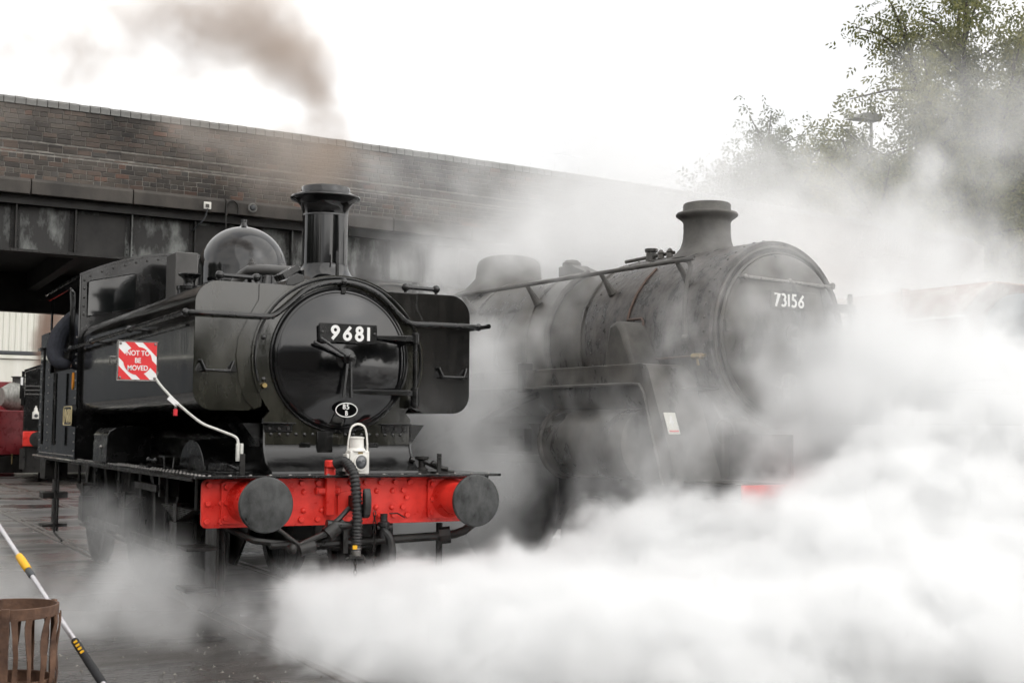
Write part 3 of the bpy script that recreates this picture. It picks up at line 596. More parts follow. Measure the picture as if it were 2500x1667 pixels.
# long handrail wrapping round the smokebox
hp_ = [(-1.315, 5.94, 2.515), (-1.315, 4.0, 2.52), (-1.315, .60, 2.522), (-1.31, .42, 2.523), (-1.275, .30, 2.524), (-1.20, .265, 2.525), (-.90, .265, 2.525), (-.66, .265, 2.522), (-.585, .262, 2.535), (-.50, .258, 2.60), (-.40, .255, 2.69)] + \
      [(.645*math.cos(R(a)), .255, ZC+.645*math.sin(R(a))) for a in (120, 110, 100, 90, 80, 70, 60)] + [(.40, .255, 2.69), (.50, .258, 2.60), (.585, .262, 2.535), (.66, .265, 2.522), (.90, .265, 2.525), (1.20, .265, 2.525), (1.275, .30, 2.524), (1.31, .42, 2.523), (1.315, .6, 2.522), (1.315, 5.94, 2.515)]
MB().tube(catmull(hp_, 6), .021, 10).build('handrail', 'satin', E1)
kn = MB().sphere((0,0,0), .034, 14).cyl((0,0,0), (.10, 0, 0), .013, n=8).build('handrail_knob', 'satin', E1); kn.location = (-1.315, 4.2, 2.52)
for p, rz in (((-1.315, 2.3, 2.522), 0), ((-1.29, .31, 2.524), R(45)), ((-1.315, 5.5, 2.516), 0), ((0, .255, 2.84), R(90)), ((1.29, .31, 2.524), R(135))): share(kn, 'handrail_knob', p, E1, (0, 0, rz))
ss = MB(); ss.box((-1.232, .55, 2.437), (-1.217, 3.4, 2.452)); ss.build('tank_strip', 'satin', tst)
# things along the left footplate: lubricator box, splasher, sandbox lids
tb = MB().prism([(-1.24, 1.258), (-1.24, 1.47)] + [(-1.12+.12*math.cos(R(a)), 1.52+.10*math.sin(R(a))) for a in (200, 170, 140, 110, 90)] + [(-.90, 1.64), (-.80, 1.60), (-.80, 1.258)], 3.62, 4.35, 'y').build('tool_box', 'satin', E1, bevel=.008)
MB().rivet((-1.241, 3.9, 1.42), (-1,0,0), .02, .02).build('box_catch', 'steel', tb)
MB().prism([(y, z) for y, z in arc(1.45, 1.258, .42, 0, 180, 14, .26)], -.93, -.62, 'x').build('splasher', 'satin', E1, bevel=.006)
MB().prism([(y, z) for y, z in arc(5.0, 1.258, .42, 0, 180, 14, .30)], -.93, -.62, 'x').build('splasher', 'satin', E1, bevel=.006)
lub = MB(); lub.box((-1.16, 2.1, 1.256), (-1.0, 2.4, 1.275)); lub.tube([(-1.08, 2.12, 1.32), (-1.08, 2.40, 1.32)], .018, 8); lub.sphere((-1.08, 2.12, 1.32), .03, 10); lub.sphere((-1.08, 2.40, 1.32), .03, 10); lub.box((-1.14, 1.55, 1.36), (-1.0, 1.75, 1.375)); lub.tube([(-1.13, 1.56, 1.26), (-1.14, 1.55, 1.37)], .01, 6); lub.tube([(-1.01, 1.75, 1.26), (-1.0, 1.75, 1.37)], .01, 6); lub.build('footplate_grab', 'satin', E1)
sl = MB(); sl.box((-.98, .35, 1.257), (-.70, 1.0, 1.27)); sl.box((-.90, .55, 1.27), (-.80, 1.0, 1.33)); sl.tube([(-.85, .3, 1.30), (-.85, 1.0, 1.35)], .016, 8); sl.build('sand_gear', 'satin', E1, bevel=.004)
# right footplate: lamp irons, tap
tp = MB(); tp.lathe([(.05, 0), (.05, .03), (.028, .05), (.03, .10), (.06, .115), (.06, .135), (0, .14)], (.72, .22, 1.257), (0,0,1), 14); tp.tube([(.64, .2, 1.36), (.60, .2, 1.37)], .022, 8); tp.tube([(.72, .2, 1.36), (.84, .16, 1.30), (.92, .12, 1.285)], .022, 8); tp.sphere((.80, .16, 1.33), .03, 10); tp.box((.62, .12, 1.256), (.98, .28, 1.27)); tp.build('sand_valve', 'under', E1)
for lx in (-.88, .81):
    MB().box((lx-.02, .06, 1.256), (lx+.02, .074, 1.42)).build('lamp_iron', 'under', E1, bevel=.003)
# cab
cab = MB(); cp = [(-1.235, 1.258), (-1.235, 3.36)] + [(x, 3.36+.32*(1-(x/1.235)**2)) for x in np.linspace(-1.18, 1.18, 21)] + [(1.235, 3.36), (1.235, 1.258)]
cab.prism(cp, 5.40, 5.42, 'y')
cabf = cab.build('cab_front', 'satin', E1, smooth=20)
for sx in (-1, 1):
    wp = [(-1.165, 2.885), (-.626, 3.0), (-.626, 3.395)] + [(-.64, 3.41), (-.66, 3.412)] + [(-1.14, 3.30), (-1.165, 3.28)]
    wp = [(x*-sx, z) for x, z in wp]
    wf = MB().tube([(x, 5.395, z) for x, z in wp], .012, 6, closed=True).build('window_frame', 'satin', cabf)
    MB().prism(wp, 5.392, 5.399, 'y').build('pane', 'glassdark', cabf)
cr = MB()
for i in range(19): cr.rivet((-1.14+i*.127, 5.40, 3.36+.32*(1-((-1.14+i*.127)/1.235)**2)-.055), (0,-1,0), .014, .010)
for i in range(5): cr.rivet((-1.205, 5.40, 2.9+i*.1), (0,-1,0), .014, .010)
cr.build('cab_rivets', 'under', E1, kind='stuff')
roof = MB(); xs = np.linspace(-1.26, 1.26, 23); prof = [(x, 3.372+.32*(1-(x/1.26)**2)) for x in xs] + [(x, 3.345+.32*(1-(x/1.26)**2)) for x in xs[::-1]]
roof.prism(prof, 5.385, 8.05, 'y').build('cab_roof', 'satin', E1, smooth=30)
for sx in (-1, 1):
    side = [(5.42, 1.258), (8.25, 1.258), (8.25, 2.83), (7.55, 2.83), (7.45, 2.80), (7.35, 2.30), (6.02, 2.30), (5.92, 2.45), (5.85, 3.05), (5.95, 3.25), (7.2, 3.25), (7.35, 3.2), (7.42, 3.1), (7.42, 2.84), (7.55, 2.84), (7.6, 3.38), (5.42, 3.38)]
    sh = MB(); X = 1.235*sx
    for poly in ([(5.42, 1.258), (8.25, 1.258), (8.25, 2.30), (5.42, 2.30)], [(5.42, 2.30), (5.95, 2.30), (5.86, 2.5), (5.84, 3.1), (5.95, 3.26), (5.95, 3.37), (5.42, 3.37)], [(7.40, 2.30), (8.25, 2.30), (8.25, 2.84), (7.62, 2.84), (7.40, 2.6)], [(5.95, 3.26), (7.75, 3.26), (7.75, 3.37), (5.95, 3.37)], [(7.42, 2.845), (7.50, 2.845), (7.50, 3.255), (7.42, 3.255)]):
        sh.prism(poly, X, X+.018*sx, 'x')
    s_ = sh.build('cab_side', 'gloss', E1)
    MB().tube([(X+.01*sx, 5.96, 2.30), (X+.03*sx, 5.86, 2.5), (X+.03*sx, 5.84, 3.05), (X+.03*sx, 5.90, 3.2), (X+.01*sx, 6.05, 3.26)], .02, 7).build('opening_beading', 'satin', s_)
    MB().cyl((1.32*sx, 6.45, 1.40), (1.32*sx, 6.45, 2.27), .016, n=8).build('cab_grab_rail', 'satin', s_)
    MB().cyl((1.32*sx, 7.45, 1.40), (1.32*sx, 7.45, 2.6), .016, n=8).build('cab_grab_rail', 'satin', s_)
    srv = MB()
    for i in range(14):
        for y in (5.5, 7.5, 8.15): srv.rivet((X+.018*sx, y, 1.35+i*.1), (sx,0,0), .012, .010)
    for i in range(24): srv.rivet((X+.018*sx, 5.55+i*.11, 1.29), (sx,0,0), .012, .010)
    srv.build('side_rivets', 'steel', s_, kind='stuff')
MB().box((-1.23, 8.2, 1.258), (1.23, 8.25, 2.86)).build('bunker_back', 'satin', E1, bevel=.01)
MB().box((-1.2, 7.45, 2.3), (1.2, 8.2, 2.7)).build('coal_bunker', 'under', E1)
MB().box((-1.2, 5.45, 1.9), (1.2, 7.4, 1.93)).build('cab_floor', 'under', E1)
MB().box((-1.36, 7.45, 2.60), (-1.24, 7.75, 2.635)).build('bunker_step', 'satin', E1, bevel=.006)
MB().box((-.375, 4.55, 2.9), (-.12, 5.0, 3.59)).build('whistle_shield', 'tarpgrey', E1, bevel=.012)
# orange marker and cast cabside number plate
MB().prism(arc(5.66, 2.15, .05, 0, 360, 20, .10)[:-1], -1.262, -1.254, 'x').build('route_disc', 'orange', E1)
cpl = MB().prism(rrect(5.46, 1.625, 6.06, 1.875, .05, 4), -1.285, -1.255, 'x').build('cab_number_plate', 'gloss', E1)
MB().tube([(-1.287, y, z) for y, z in rrect(5.48, 1.645, 6.04, 1.855, .04, 4)], .007, 5, closed=True).build('plate_rim', 'cream_line', cpl)
nums(cpl, '9681', (-1.285, 5.965, 1.672), .155, .2, .20, m='cream_line', ux=(0,-1,0), nrm=(-1,0,0))
# vacuum pipe, hook, screw coupling, steam heat hose, chains
vp = MB(); vp.box((-.235, -.062, .93), (-.155, -.001, 1.35)); vp.cyl((-.195, -.05, 1.31), (-.195, -.05, 1.372), .052, .05, 16); vp.box((-.31, -.045, 1.10), (-.10, -.001, 1.155)); vst = vp.build('vacuum_standpipe', 'red', E1, bevel=.012)
for q in (-.285, -.125): MB().hexbolt((q, -.045, 1.127), (0,-1,0), .015, .012).build('bolt', 'red', vst)
hpts = catmull([(-.17, -.08, 1.345), (-.125, -.16, 1.36), (-.085, -.25, 1.28), (-.07, -.29, 1.12), (-.065, -.31, .95), (-.068, -.31, .80), (-.072, -.31, .675)], 22)
hose = MB().tube(hpts, [.038 + (.0055 if (i//2) % 2 else -.002) for i in range(len(hpts))], 12).build('vacuum_hose', 'rubber', E1, smooth=60)
MB().cyl((-.072, -.31, .70), (-.075, -.31, .635), .041, n=18).build('hose_clamp', 'steel', hose)
MB().box((-.115, -.356, .69), (-.08, -.345, .72)).build('hose_tag', 'yellow', hose)
hd = MB(); hd.box((-.13, -.33, .615), (-.02, -.29, .645)); hd.tube([(-.02, -.31, .64), (.0, -.32, .60), (.0, -.32, .575)], .009, 6); hd.tube([(-.13, -.31, .62), (-.155, -.31, .61)], .012, 6); hd.build('hose_coupling', 'under', hose)
def chain(parent, x, y, z0, z1, s=.026):
    mb = MB(); n = int((z0-z1)/(s*1.5)); 
    for i in range(n):
        z = z0 - i*s*1.5; a = i % 2
        mb.tube([(x + (math.cos(t)*s*.48 if not a else 0), y + (math.cos(t)*s*.48 if a else 0), z + math.sin(t)*s) for t in [2*PI*k/8 for k in range(8)]], .0045, 4, closed=True)
    return mb.build('chain', 'under', parent)
chain(hose, -.075, -.31, .585, .33)
hk = MB(); hk.prism([(-.11, 1.02), (-.20, 1.03), (-.26, 1.0), (-.30, 1.0), (-.315, 1.04), (-.31, 1.10), (-.325, 1.15), (-.345, 1.16), (-.372, 1.10), (-.375, 1.0), (-.36, .95), (-.32, .925), (-.26, .925), (-.20, .955), (-.03, .965), (0, .965), (0, 1.09), (-.05, 1.09)], -.03, .03, 'x')
hk.build('draw_hook', 'under', E1, bevel=.012)
MB().box((-.12, -.02, .93), (.07, -.001, 1.12)).build('hook_plate', 'red', E1, bevel=.004)
cl = MB()
for q in (-.10, .05): cl.tube([(q, -.22, 1.0), (q-.09, -.24, .92), (q-.18, -.26, .86)], .02, 8)
cl.cyl((-.30, -.26, .885), (-.10, -.26, .865), .032, n=14)
cl.tube([(-.16, -.26, .90), (-.26, -.26, .83), (-.52, -.27, .73)], [.022, .026, .022], 10); cl.cyl((-.22, -.265, .86), (-.30, -.27, .80), .06, n=14)
cl.cyl((-.40, -.27, .72), (-.52, -.27, .69), .05, n=14)
cl.tube([(-.50, -.27, .715), (-.70, -.28, .86)], .017, 8); cl.sphere((-.58, -.28, .705), .042, 12)
cl.tube([(-.47, -.25, .72), (-.30, -.22, .80), (-.06, -.2, .87)], .018, 8); cl.build('screw_coupling', 'under', E1)
up = MB(); up.tube([(-.62, .15, .70), (-.2, .15, .69), (.3, .12, .71), (.84, .05, .735), (.93, .0, .75), (1.0, -.04, .78), (1.06, -.06, .83), (1.08, -.06, .90)], .036, 10); up.cyl((.82, .06, .735), (.90, .02, .745), .07, n=8); up.build('front_pipe', 'under', E1)
lp = MB(); lp.tube([(-1.0, .2, .86), (-.75, .15, .74), (-.3, .15, .68), (0, .15, .74)], .028, 8); lp.box((-.26, .1, .74), (-.19, .2, 1.0)); lp.box((-.04, .05, .62), (.0, .12, .86)); lp.build('brake_linkage', 'under', E1)
sh_ = MB(); sh_.lathe([(.035, 0), (.035, .09), (.05, .10), (.05, .13), (.03, .14), (.03, .20)], (.25, -.09, .74), (0,0,1), 14); sh_.tube([(.19, -.09, .83), (.32, -.09, .83)], .016, 8); sh_.tube(catmull([(.25, -.09, .80), (.29, -.12, .74), (.305, -.13, .62), (.29, -.13, .50), (.25, -.12, .42), (.20, -.11, .40)], 7), .036, 10); sh_.build('steam_heat_hose', 'rubber', E1)
MB().tube([(.30, -.09, .94), (.38, -.06, .94), (.46, -.03, .90)], .006, 5).build('hose_wire', 'under', E1)
chain(E1, .165, -.10, .94, .45, .024)

# ------------------------------------------------------------------ lamp, warning board, crewman
LP = thing('hand_lamp', 'white railway lamp with round lens standing above the red beam', 'lamp', (.055, .02, 1.257)); LP.scale = (.82, .85, .95)
lbody = MB().box((-.10, -.07, 0), (.10, .07, .195)).build('lamp_body', 'white', LP, bevel=.008)
MB().box((-.13, -.055, .02), (-.102, .055, .17)).build('side_door', 'white', lbody, bevel=.005)
MB().lathe([(.098, .195), (.085, .21), (.072, .222), (.070, .30), (.078, .303), (.078, .312), (.05, .318), (0, .32)], (-.01, 0, 0), (0,0,1), 28).build('lamp_chimney', 'white', LP)
MB().lathe([(.072, 0), (.072, .014), (.062, .016), (.061, .008)], (.01, -.071, .10), (0,-1,0), 32).build('lens_rim', 'white', LP)
MB().lathe([(.060, .004), (.052, .016), (.03, .025), (0, .028)], (.01, -.071, .10), (0,-1,0), 30).build('lens', 'lens', LP)
MB().box((-.02, -.072, .17), (.03, -.0705, .186)).build('lamp_tag', 'brass', LP)
MB().tube([(-.105, 0, .16), (-.095, 0, .28), (-.08, 0, .36)] + [(.005+.08*math.cos(R(a)), 0, .37+.055*math.sin(R(a))) for a in (170, 140, 110, 90, 70, 40, 10)] + [(.095, 0, .34), (.105, 0, .25), (.105, 0, .15)], .010, 8).build('lamp_handle', 'white', LP)

WB = thing('warning_board', 'red and white NOT TO BE MOVED board on a bent white rod beside the tank', 'sign', (-.885, .13, 1.257))
wl = Vector((-.885, .13, 1.257)); BC = Vector((-1.66, .27, 2.128)) - wl; S = .302
brd = MB().prism(rrect(BC.x-S/2, BC.z-S/2, BC.x+S/2, BC.z+S/2, .012, 2), BC.y, BC.y+.055, 'y').build('board_box', 'steel', WB, bevel=.004)
MB().box((BC.x-S/2+.008, BC.y-.0025, BC.z-S/2+.008), (BC.x+S/2-.008, BC.y-.0005, BC.z+S/2-.008)).build('board_face', 'signwhite', WB)
def clip(poly, a, b, c):     # keep a*u+b*v<=c
    out = []
    for i in range(len(poly)):
        p, q = poly[i-1], poly[i]; dp, dq = a*p[0]+b*p[1]-c, a*q[0]+b*q[1]-c
        if dp*dq < 0: t = dp/(dp-dq); out.append((p[0]+(q[0]-p[0])*t, p[1]+(q[1]-p[1])*t))
        if dq <= 0: out.append(q)
    return out
h = S/2-.008; sq = [(-h, -h), (h, -h), (h, h), (-h, h)]; redm = MB(); k = 2*h
for lo_, hi_ in ((.62, 1.2), (.16, .40), (-.42, -.17), (-1.2, -.64)):   # diagonal bands by (u + v_up)
    p = clip(clip(sq, 1, 1, hi_*k), -1, -1, -lo_*k)
    if len(p) > 2: redm.prism([(BC.x+u, BC.z+v) for u, v in p], BC.y-.0035, BC.y-.0026, 'y')
redm.build('board_stripes', 'signred', WB, smooth=0)
MB().prism([(BC.x+.108*math.cos(2*PI*i/40), BC.z+.108*math.sin(2*PI*i/40)) for i in range(40)], BC.y-.0047, BC.y-.0036, 'y').build('board_disc', 'signred', WB)
for i, tx in enumerate(('NOT TO', 'BE', 'MOVED')): text_obj(tx, 'lettering', 'signwhite', WB, (BC.x, BC.y-.006, BC.z+.058-i*.057), (PI/2, 0, 0), .054, .020, sx=.84)
for qx in (-1, 1):
    for qz in (-1, 1): MB().rivet((BC.x+qx*(h-.012), BC.y-.004, BC.z+qz*(h-.012)), (0,-1,0), .011, .006).build('board_screw', 'steel', WB)
MB().tube([(BC.x+S/2*q, BC.y-.002, BC.z+S/2*r_) for q, r_ in ((-1,-1),(1,-1),(1,1),(-1,1))], .005, 5, closed=True).build('board_frame', 'steel', WB)
MB().lathe([(.13, 0), (.12, .03), (.08, .05), (0, .055)], (BC.x-.02, BC.y+.056, BC.z), (0,1,0), 24).build('board_back', 'steel', WB)
MB().tube([(BC.x-S/2-.05, BC.y+.03, BC.z-.03), (BC.x-S/2-.05, BC.y+.03, BC.z+.03), (BC.x-S/2, BC.y+.03, BC.z+.03), (BC.x-S/2, BC.y+.03, BC.z-.03)], .006, 5, closed=True).build('board_catch', 'steel', WB)
W_ = lambda x, y, z: Vector((x, y, z)) - wl
MB().tube(catmull([W_(-1.508, .29, 2.05), W_(-1.508, .27, 1.98), W_(-1.411, .25, 1.865), W_(-1.329, .24, 1.785), W_(-1.178, .2, 1.66), W_(-1.05, .17, 1.605), W_(-.925, .14, 1.553), W_(-.90, .13, 1.51), W_(-.897, .13, 1.46)], 5), .011, 8).build('bent_rod', 'cable', WB)
for q in (-.902, -.872): MB().box(W_(q-.012, .115, 1.36), W_(q+.012, .145, 1.50)).build('fork_clip', 'cable', WB, bevel=.003)
tg = MB().box((-.045, -.004, -.02), (.045, .004, .02)).build('rod_tag', 'signwhite', WB); tg.location = W_(-1.392, .225, 1.825); tg.rotation_euler = (0, R(40), 0)
MB().ring(W_(-1.372, .222, 1.782), (1, .3, 0), .016, .004, 14, 5).build('padlock_shackle', 'steel', WB)
MB().box(W_(-1.388, .21, 1.71), W_(-1.358, .235, 1.762)).build('padlock', 'padlock', WB, bevel=.004)

PE = thing('person', 'person in a navy jacket leaning an elbow out of the black cab', 'person', (-.85, 6.35, 1.93))
J = [(.05,.05,.62), (.04,.05,.9), (0,.0,1.12), (-.02,-.02,1.2), (-.15,-.02,1.12), (-.34,-.08,.98), (-.49,-.12,.78), (-.545,-.22,.55), (-.53,-.38,.43), (.2,0,1.1), (.32,.05,.85), (.25,-.2,.7), (.0,.05,.3), (.0,.05,.02), (.15,.05,.3), (.15,.05,.02), (-.40,-.50,.42)]
ED = [(0,1),(1,2),(2,3),(2,4),(4,5),(5,6),(6,7),(7,8),(2,9),(9,10),(10,11),(0,12),(12,13),(0,14),(14,15),(8,16)]
RA = [.15, .16, .13, .07, .10, .11, .12, .115, .09, .08, .06, .05, .08, .06, .08, .06, .05]
me = bpy.data.meshes.new('body')
me.from_pydata(J, ED, []); body = bpy.data.objects.new('body', me); C.objects.link(body); body.parent = PE
sk = body.modifiers.new('skin', 'SKIN')
if not me.skin_vertices:
    bmq = bmesh.new(); bmq.from_mesh(me); bmq.verts.layers.skin.verify(); bmq.to_mesh(me); bmq.free()
for i, r_ in enumerate(RA): me.skin_vertices[0].data[i].radius = (r_, r_); me.skin_vertices[0].data[i].use_root = (i == 0)
sb_ = body.modifiers.new('sub', 'SUBSURF'); sb_.levels = 2; sb_.render_levels = 2; me.materials.append(M['cloth'])
hm = MB().lathe([(.055, -.14), (.075, -.10), (.098, -.04), (.105, .03), (.095, .09), (.06, .13), (0, .145)], (-.02, -.05, 1.40), (0,0,1), 20); hm.prism([(-.17, 1.36), (-.19, 1.37), (-.15, 1.42)], -.03, -.01, 'x'); hm.build('head', 'skin', PE)
MB().lathe([(.11, .02), (.112, .06), (.098, .115), (.06, .145), (0, .155)], (-.02, -.035, 1.40), (0,0,1), 20).build('hair', 'hair', PE)
hn = MB(); hn.tube([(-.40,-.49,.42), (-.33,-.50,.41), (-.29,-.50,.40)], [.035, .04, .03], 8)
for k in range(4): hn.tube([(-.30, -.53+k*.022, .405), (-.25, -.53+k*.022, .40), (-.225, -.53+k*.022, .385)], [.011, .010, .008], 6)
hn.tube([(-.33, -.47, .42), (-.29, -.445, .43), (-.26, -.445, .42)], [.012, .011, .009], 6); hn.build('hand', 'skin', PE)
# ------------------------------------------------------------------ the larger engine in the steam (local frame: x right, y back)
E2 = thing('tender_locomotive', 'large sooty engine numbered 73156 wreathed in white steam', 'locomotive', (O2[0], O2[1], 0), T2)
Z2 = 2.55
MB().lathe([(.905, -1.0), (.912, -.985), (.912, .85), (.895, .86)], (0, 0, Z2), (0,1,0), 72).build('smokebox', 'blister', E2, smooth=30)
MB().lathe([(.88, .84), (.885, 2.0), (.905, 4.45), (.95, 4.6), (.97, 6.6), (.5, 6.62)], (0, 0, Z2), (0,1,0), 72).build('boiler', 'sooty', E2, smooth=30)
for y, r_ in ((1.0, .893), (2.0, .892), (3.2, .899), (4.3, .908)):
    MB().lathe([(r_, -.03), (r_+.008, -.025), (r_+.008, .025), (r_, .03)], (0, y, Z2), (0,1,0), 72).build('boiler_band', 'sooty', E2)
# door
d2 = MB().lathe([(.79, 0), (.80, .03), (.785, .05)] + [(.775*math.cos(PI/2*t), .045+.13*math.sin(PI/2*t)) for t in [i/14 for i in range(15)]], (0, -1.0, Z2), (0,-1,0), 80).build('smokebox_door', 'sooty', E2, smooth=50)
MB().ring((0, -1.005, Z2), (0,1,0), .845, .02, 80, 8).build('door_ring', 'sooty', E2)
r2 = MB()
for i in range(44):
    a = 2*PI*i/44; r2.rivet((.912*math.cos(a), -.93, Z2+.912*math.sin(a)), (math.cos(a), 0, math.sin(a)), .016, .012); r2.rivet((.90*math.cos(a), .78, Z2+.90*math.sin(a)), (math.cos(a), 0, math.sin(a)), .016, .02)
    r2.rivet((.90*math.cos(a), .62, Z2+.90*math.sin(a)), (math.cos(a), 0, math.sin(a)), .014, .018)
r2.build('smokebox_rivets', 'sooty', E2, kind='stuff')
MB().lathe([(.09, 0), (.09, .02), (.05, .03), (.05, .10), (0, .105)], (0, -1.17, Z2), (0,-1,0), 20).build('door_dart', 'sooty', d2)
for a in (268,): MB().tube([(0, -1.25, Z2), (.3*math.cos(R(a)), -1.27, Z2+.3*math.sin(R(a)))], .016, 8).build('dart_handle', 'sooty', d2)
for z in (2.85, 2.25): MB().prism([(.25, z-.02), (.25, z+.02), (.82, z+.04), (.95, z+.04), (.95, z-.04), (.82, z-.04)], -1.13, -1.03, 'y').build('hinge_strap', 'sooty', d2, bevel=.006)
MB().cyl((.92, -1.08, 2.1), (.92, -1.08, 3.0), .025, n=12).build('hinge_pin', 'sooty', d2)
hb = MB(); hb.tube([(-.60, -1.14, 3.06), (.62, -1.14, 3.04)], .018, 8)
for q in (-.58, .0, .6): hb.cyl((q, -1.14, 3.06), (q, -1.0, 3.06), .014, n=8); hb.sphere((q, -1.14, 3.06), .028, 10)
hb.build('door_handrail', 'steel', E2)
np2 = MB().box((-.31, -1.20, 2.78), (.31, -1.185, 2.955)).build('number_plate', 'sooty', E2, bevel=.006)
nums(np2, '73156', (-.275, -1.20, 2.80), .128, .17, .16)
sp2 = MB().prism(arc(-.06, 2.10, .10, 0, 360, 30, .075)[:-1], -1.185, -1.175, 'y').build('shed_plate', 'sooty', E2)
MB().tube([(p, -1.186, q) for p, q in arc(-.06, 2.10, .097, 0, 360, 36, .072)[:-1]], .004, 5, closed=True).build('plate_rim', 'cable', sp2)
nums(sp2, '9', (-.078, -1.185, 2.105), .06, .14, .1, m='cable'); nums(sp2, 'K', (-.078, -1.185, 2.035), .055, .14, .1, m='cable')
scp = MB().box((-.14, -1.17, 1.935), (.02, -1.16, 2.01)).build('letter_plate', 'sooty', E2); nums(scp, 'SC', (-.12, -1.17, 1.942), .06, .15, .25, m='cable')
MB().box((-.78, -1.09, 2.55), (-.70, -1.02, 2.66)).build('lamp_bracket', 'sootgrey', E2, bevel=.004)
# chimney, dome, safety valve and small gear on top
MB().lathe([(.40, 3.38), (.33, 3.44), (.275, 3.50), (.249, 3.58), (.242, 3.66), (.242, 3.76), (.255, 3.79), (.29, 3.815), (.317, 3.835), (.32, 3.85), (.31, 3.865), (.255, 3.872), (.247, 3.88), (.243, 3.955), (.232, 3.965), (.19, 3.96), (.18, 3.7), (0, 3.68)], (0,0,0), (0,0,1), 64).build('chimney', 'sootgrey', E2, smooth=45)
MB().lathe([(.62, 3.32), (.48, 3.46), (.42, 3.53), (.41, 3.60), (.405, 3.68), (.38, 3.745), (.33, 3.785), (.24, 3.812), (.12, 3.825), (0, 3.826)], (0, 3.65, 0), (0,0,1), 56).build('dome', 'sootgrey', E2, smooth=60)
tv = MB(); tv.prism([(1.88, 3.44), (1.93, 3.46), (2.10, 3.52), (2.16, 3.55), (2.42, 3.55), (2.42, 3.40), (1.95, 3.40)], -.12, .12, 'x'); tv.lathe([(.11, 0), (.11, .05), (.08, .06), (.08, .075), (0, .08)], (0, 2.32, 3.55), (0,0,1), 18); tv.build('top_feed_cover', 'sootgrey', E2, bevel=.02)
wv = MB(); wv.tube([(-.3, .95, 3.44), (-.22, .5, 3.47), (-.18, .3, 3.48)], .02, 8); wv.lathe([(.06, 0), (.055, .09), (.07, .10), (.07, .13), (0, .135)], (-.22, .62, 3.42), (0,0,1), 12)
for q in (.28, .42): wv.lathe([(.04, 0), (.03, .05), (.04, .06), (.02, .09), (0, .1)], (-.26, q, 3.42), (0,0,1), 10)
wv.build('blower_fittings', 'sooty', E2)
# handrail with pillars
h2 = [(-.90, 6.4, 3.24), (-.90, 3.0, 3.24), (-.90, -.50, 3.243), (-.89, -.62, 3.243), (-.885, -.70, 3.22), (-.90, -.735, 3.15), (-.945, -.74, 3.0), (-.975, -.74, 2.8), (-.965, -.74, 2.5)]
MB().tube(catmull(h2, 6), .022, 10).build('handrail', 'sootgrey', E2)
for y in (-.55, .62, 1.95, 3.3, 4.8):
    MB().tube([(-.905, y, 3.24), (-.84, y-.02, 3.14), (-.77, y-.04, 3.03)], [.022, .03, .05], 10).build('handrail_pillar', 'sootgrey', E2)
MB().sphere((-.965, -.74, 2.5), .035, 12).build('handrail_end', 'sootgrey', E2)
# pipes on the boiler side
bs = lambda y, a, e=.02: ((-(.905+e))*math.cos(R(a)), y, Z2+(.905+e)*math.sin(R(a)))
MB().tube([bs(1.42, 62), bs(1.46, 50), bs(1.5, 38), bs(1.53, 24), bs(1.54, 10), bs(1.54, -4), bs(1.54, -20)], .035, 10).build('feed_pipe', 'sootgrey', E2)
MB().tube([bs(.10, 50), bs(.12, 40), bs(.15, 28), bs(.17, 18), bs(.18, 11)], .013, 8).build('copper_pipe', 'copper', E2)
MB().tube([bs(.18, 11), bs(.02, 11), bs(-.04, 11), bs(-.07, 9), bs(-.08, 2), bs(-.11, -8), bs(-.15, -13.5), bs(-.22, -14.5), bs(-.6, -14.2), bs(-.84, -14)], .012, 8).build('copper_pipe', 'copper', E2)
fx = MB(); fx.lathe([(.03, -.06), (.03, .06)], bs(-.86, -14, .05), (0,1,0), 10); fx.tube([bs(-.8, -14, .05), bs(-.95, -14, .03)], .018, 8); fx.tube([bs(-.86, -14, .06), bs(-.86, -19, .06)], .014, 6); fx.build('lubricator_tap', 'brass', E2)
MB().prism([(-.03, 2.70), (.10, 2.66), (.20, 2.2), (-.30, 2.2), (-.12, 2.62)], -1.22, -.82, 'x').build('steam_pipe_casing', 'sootgrey', E2, bevel=.05)
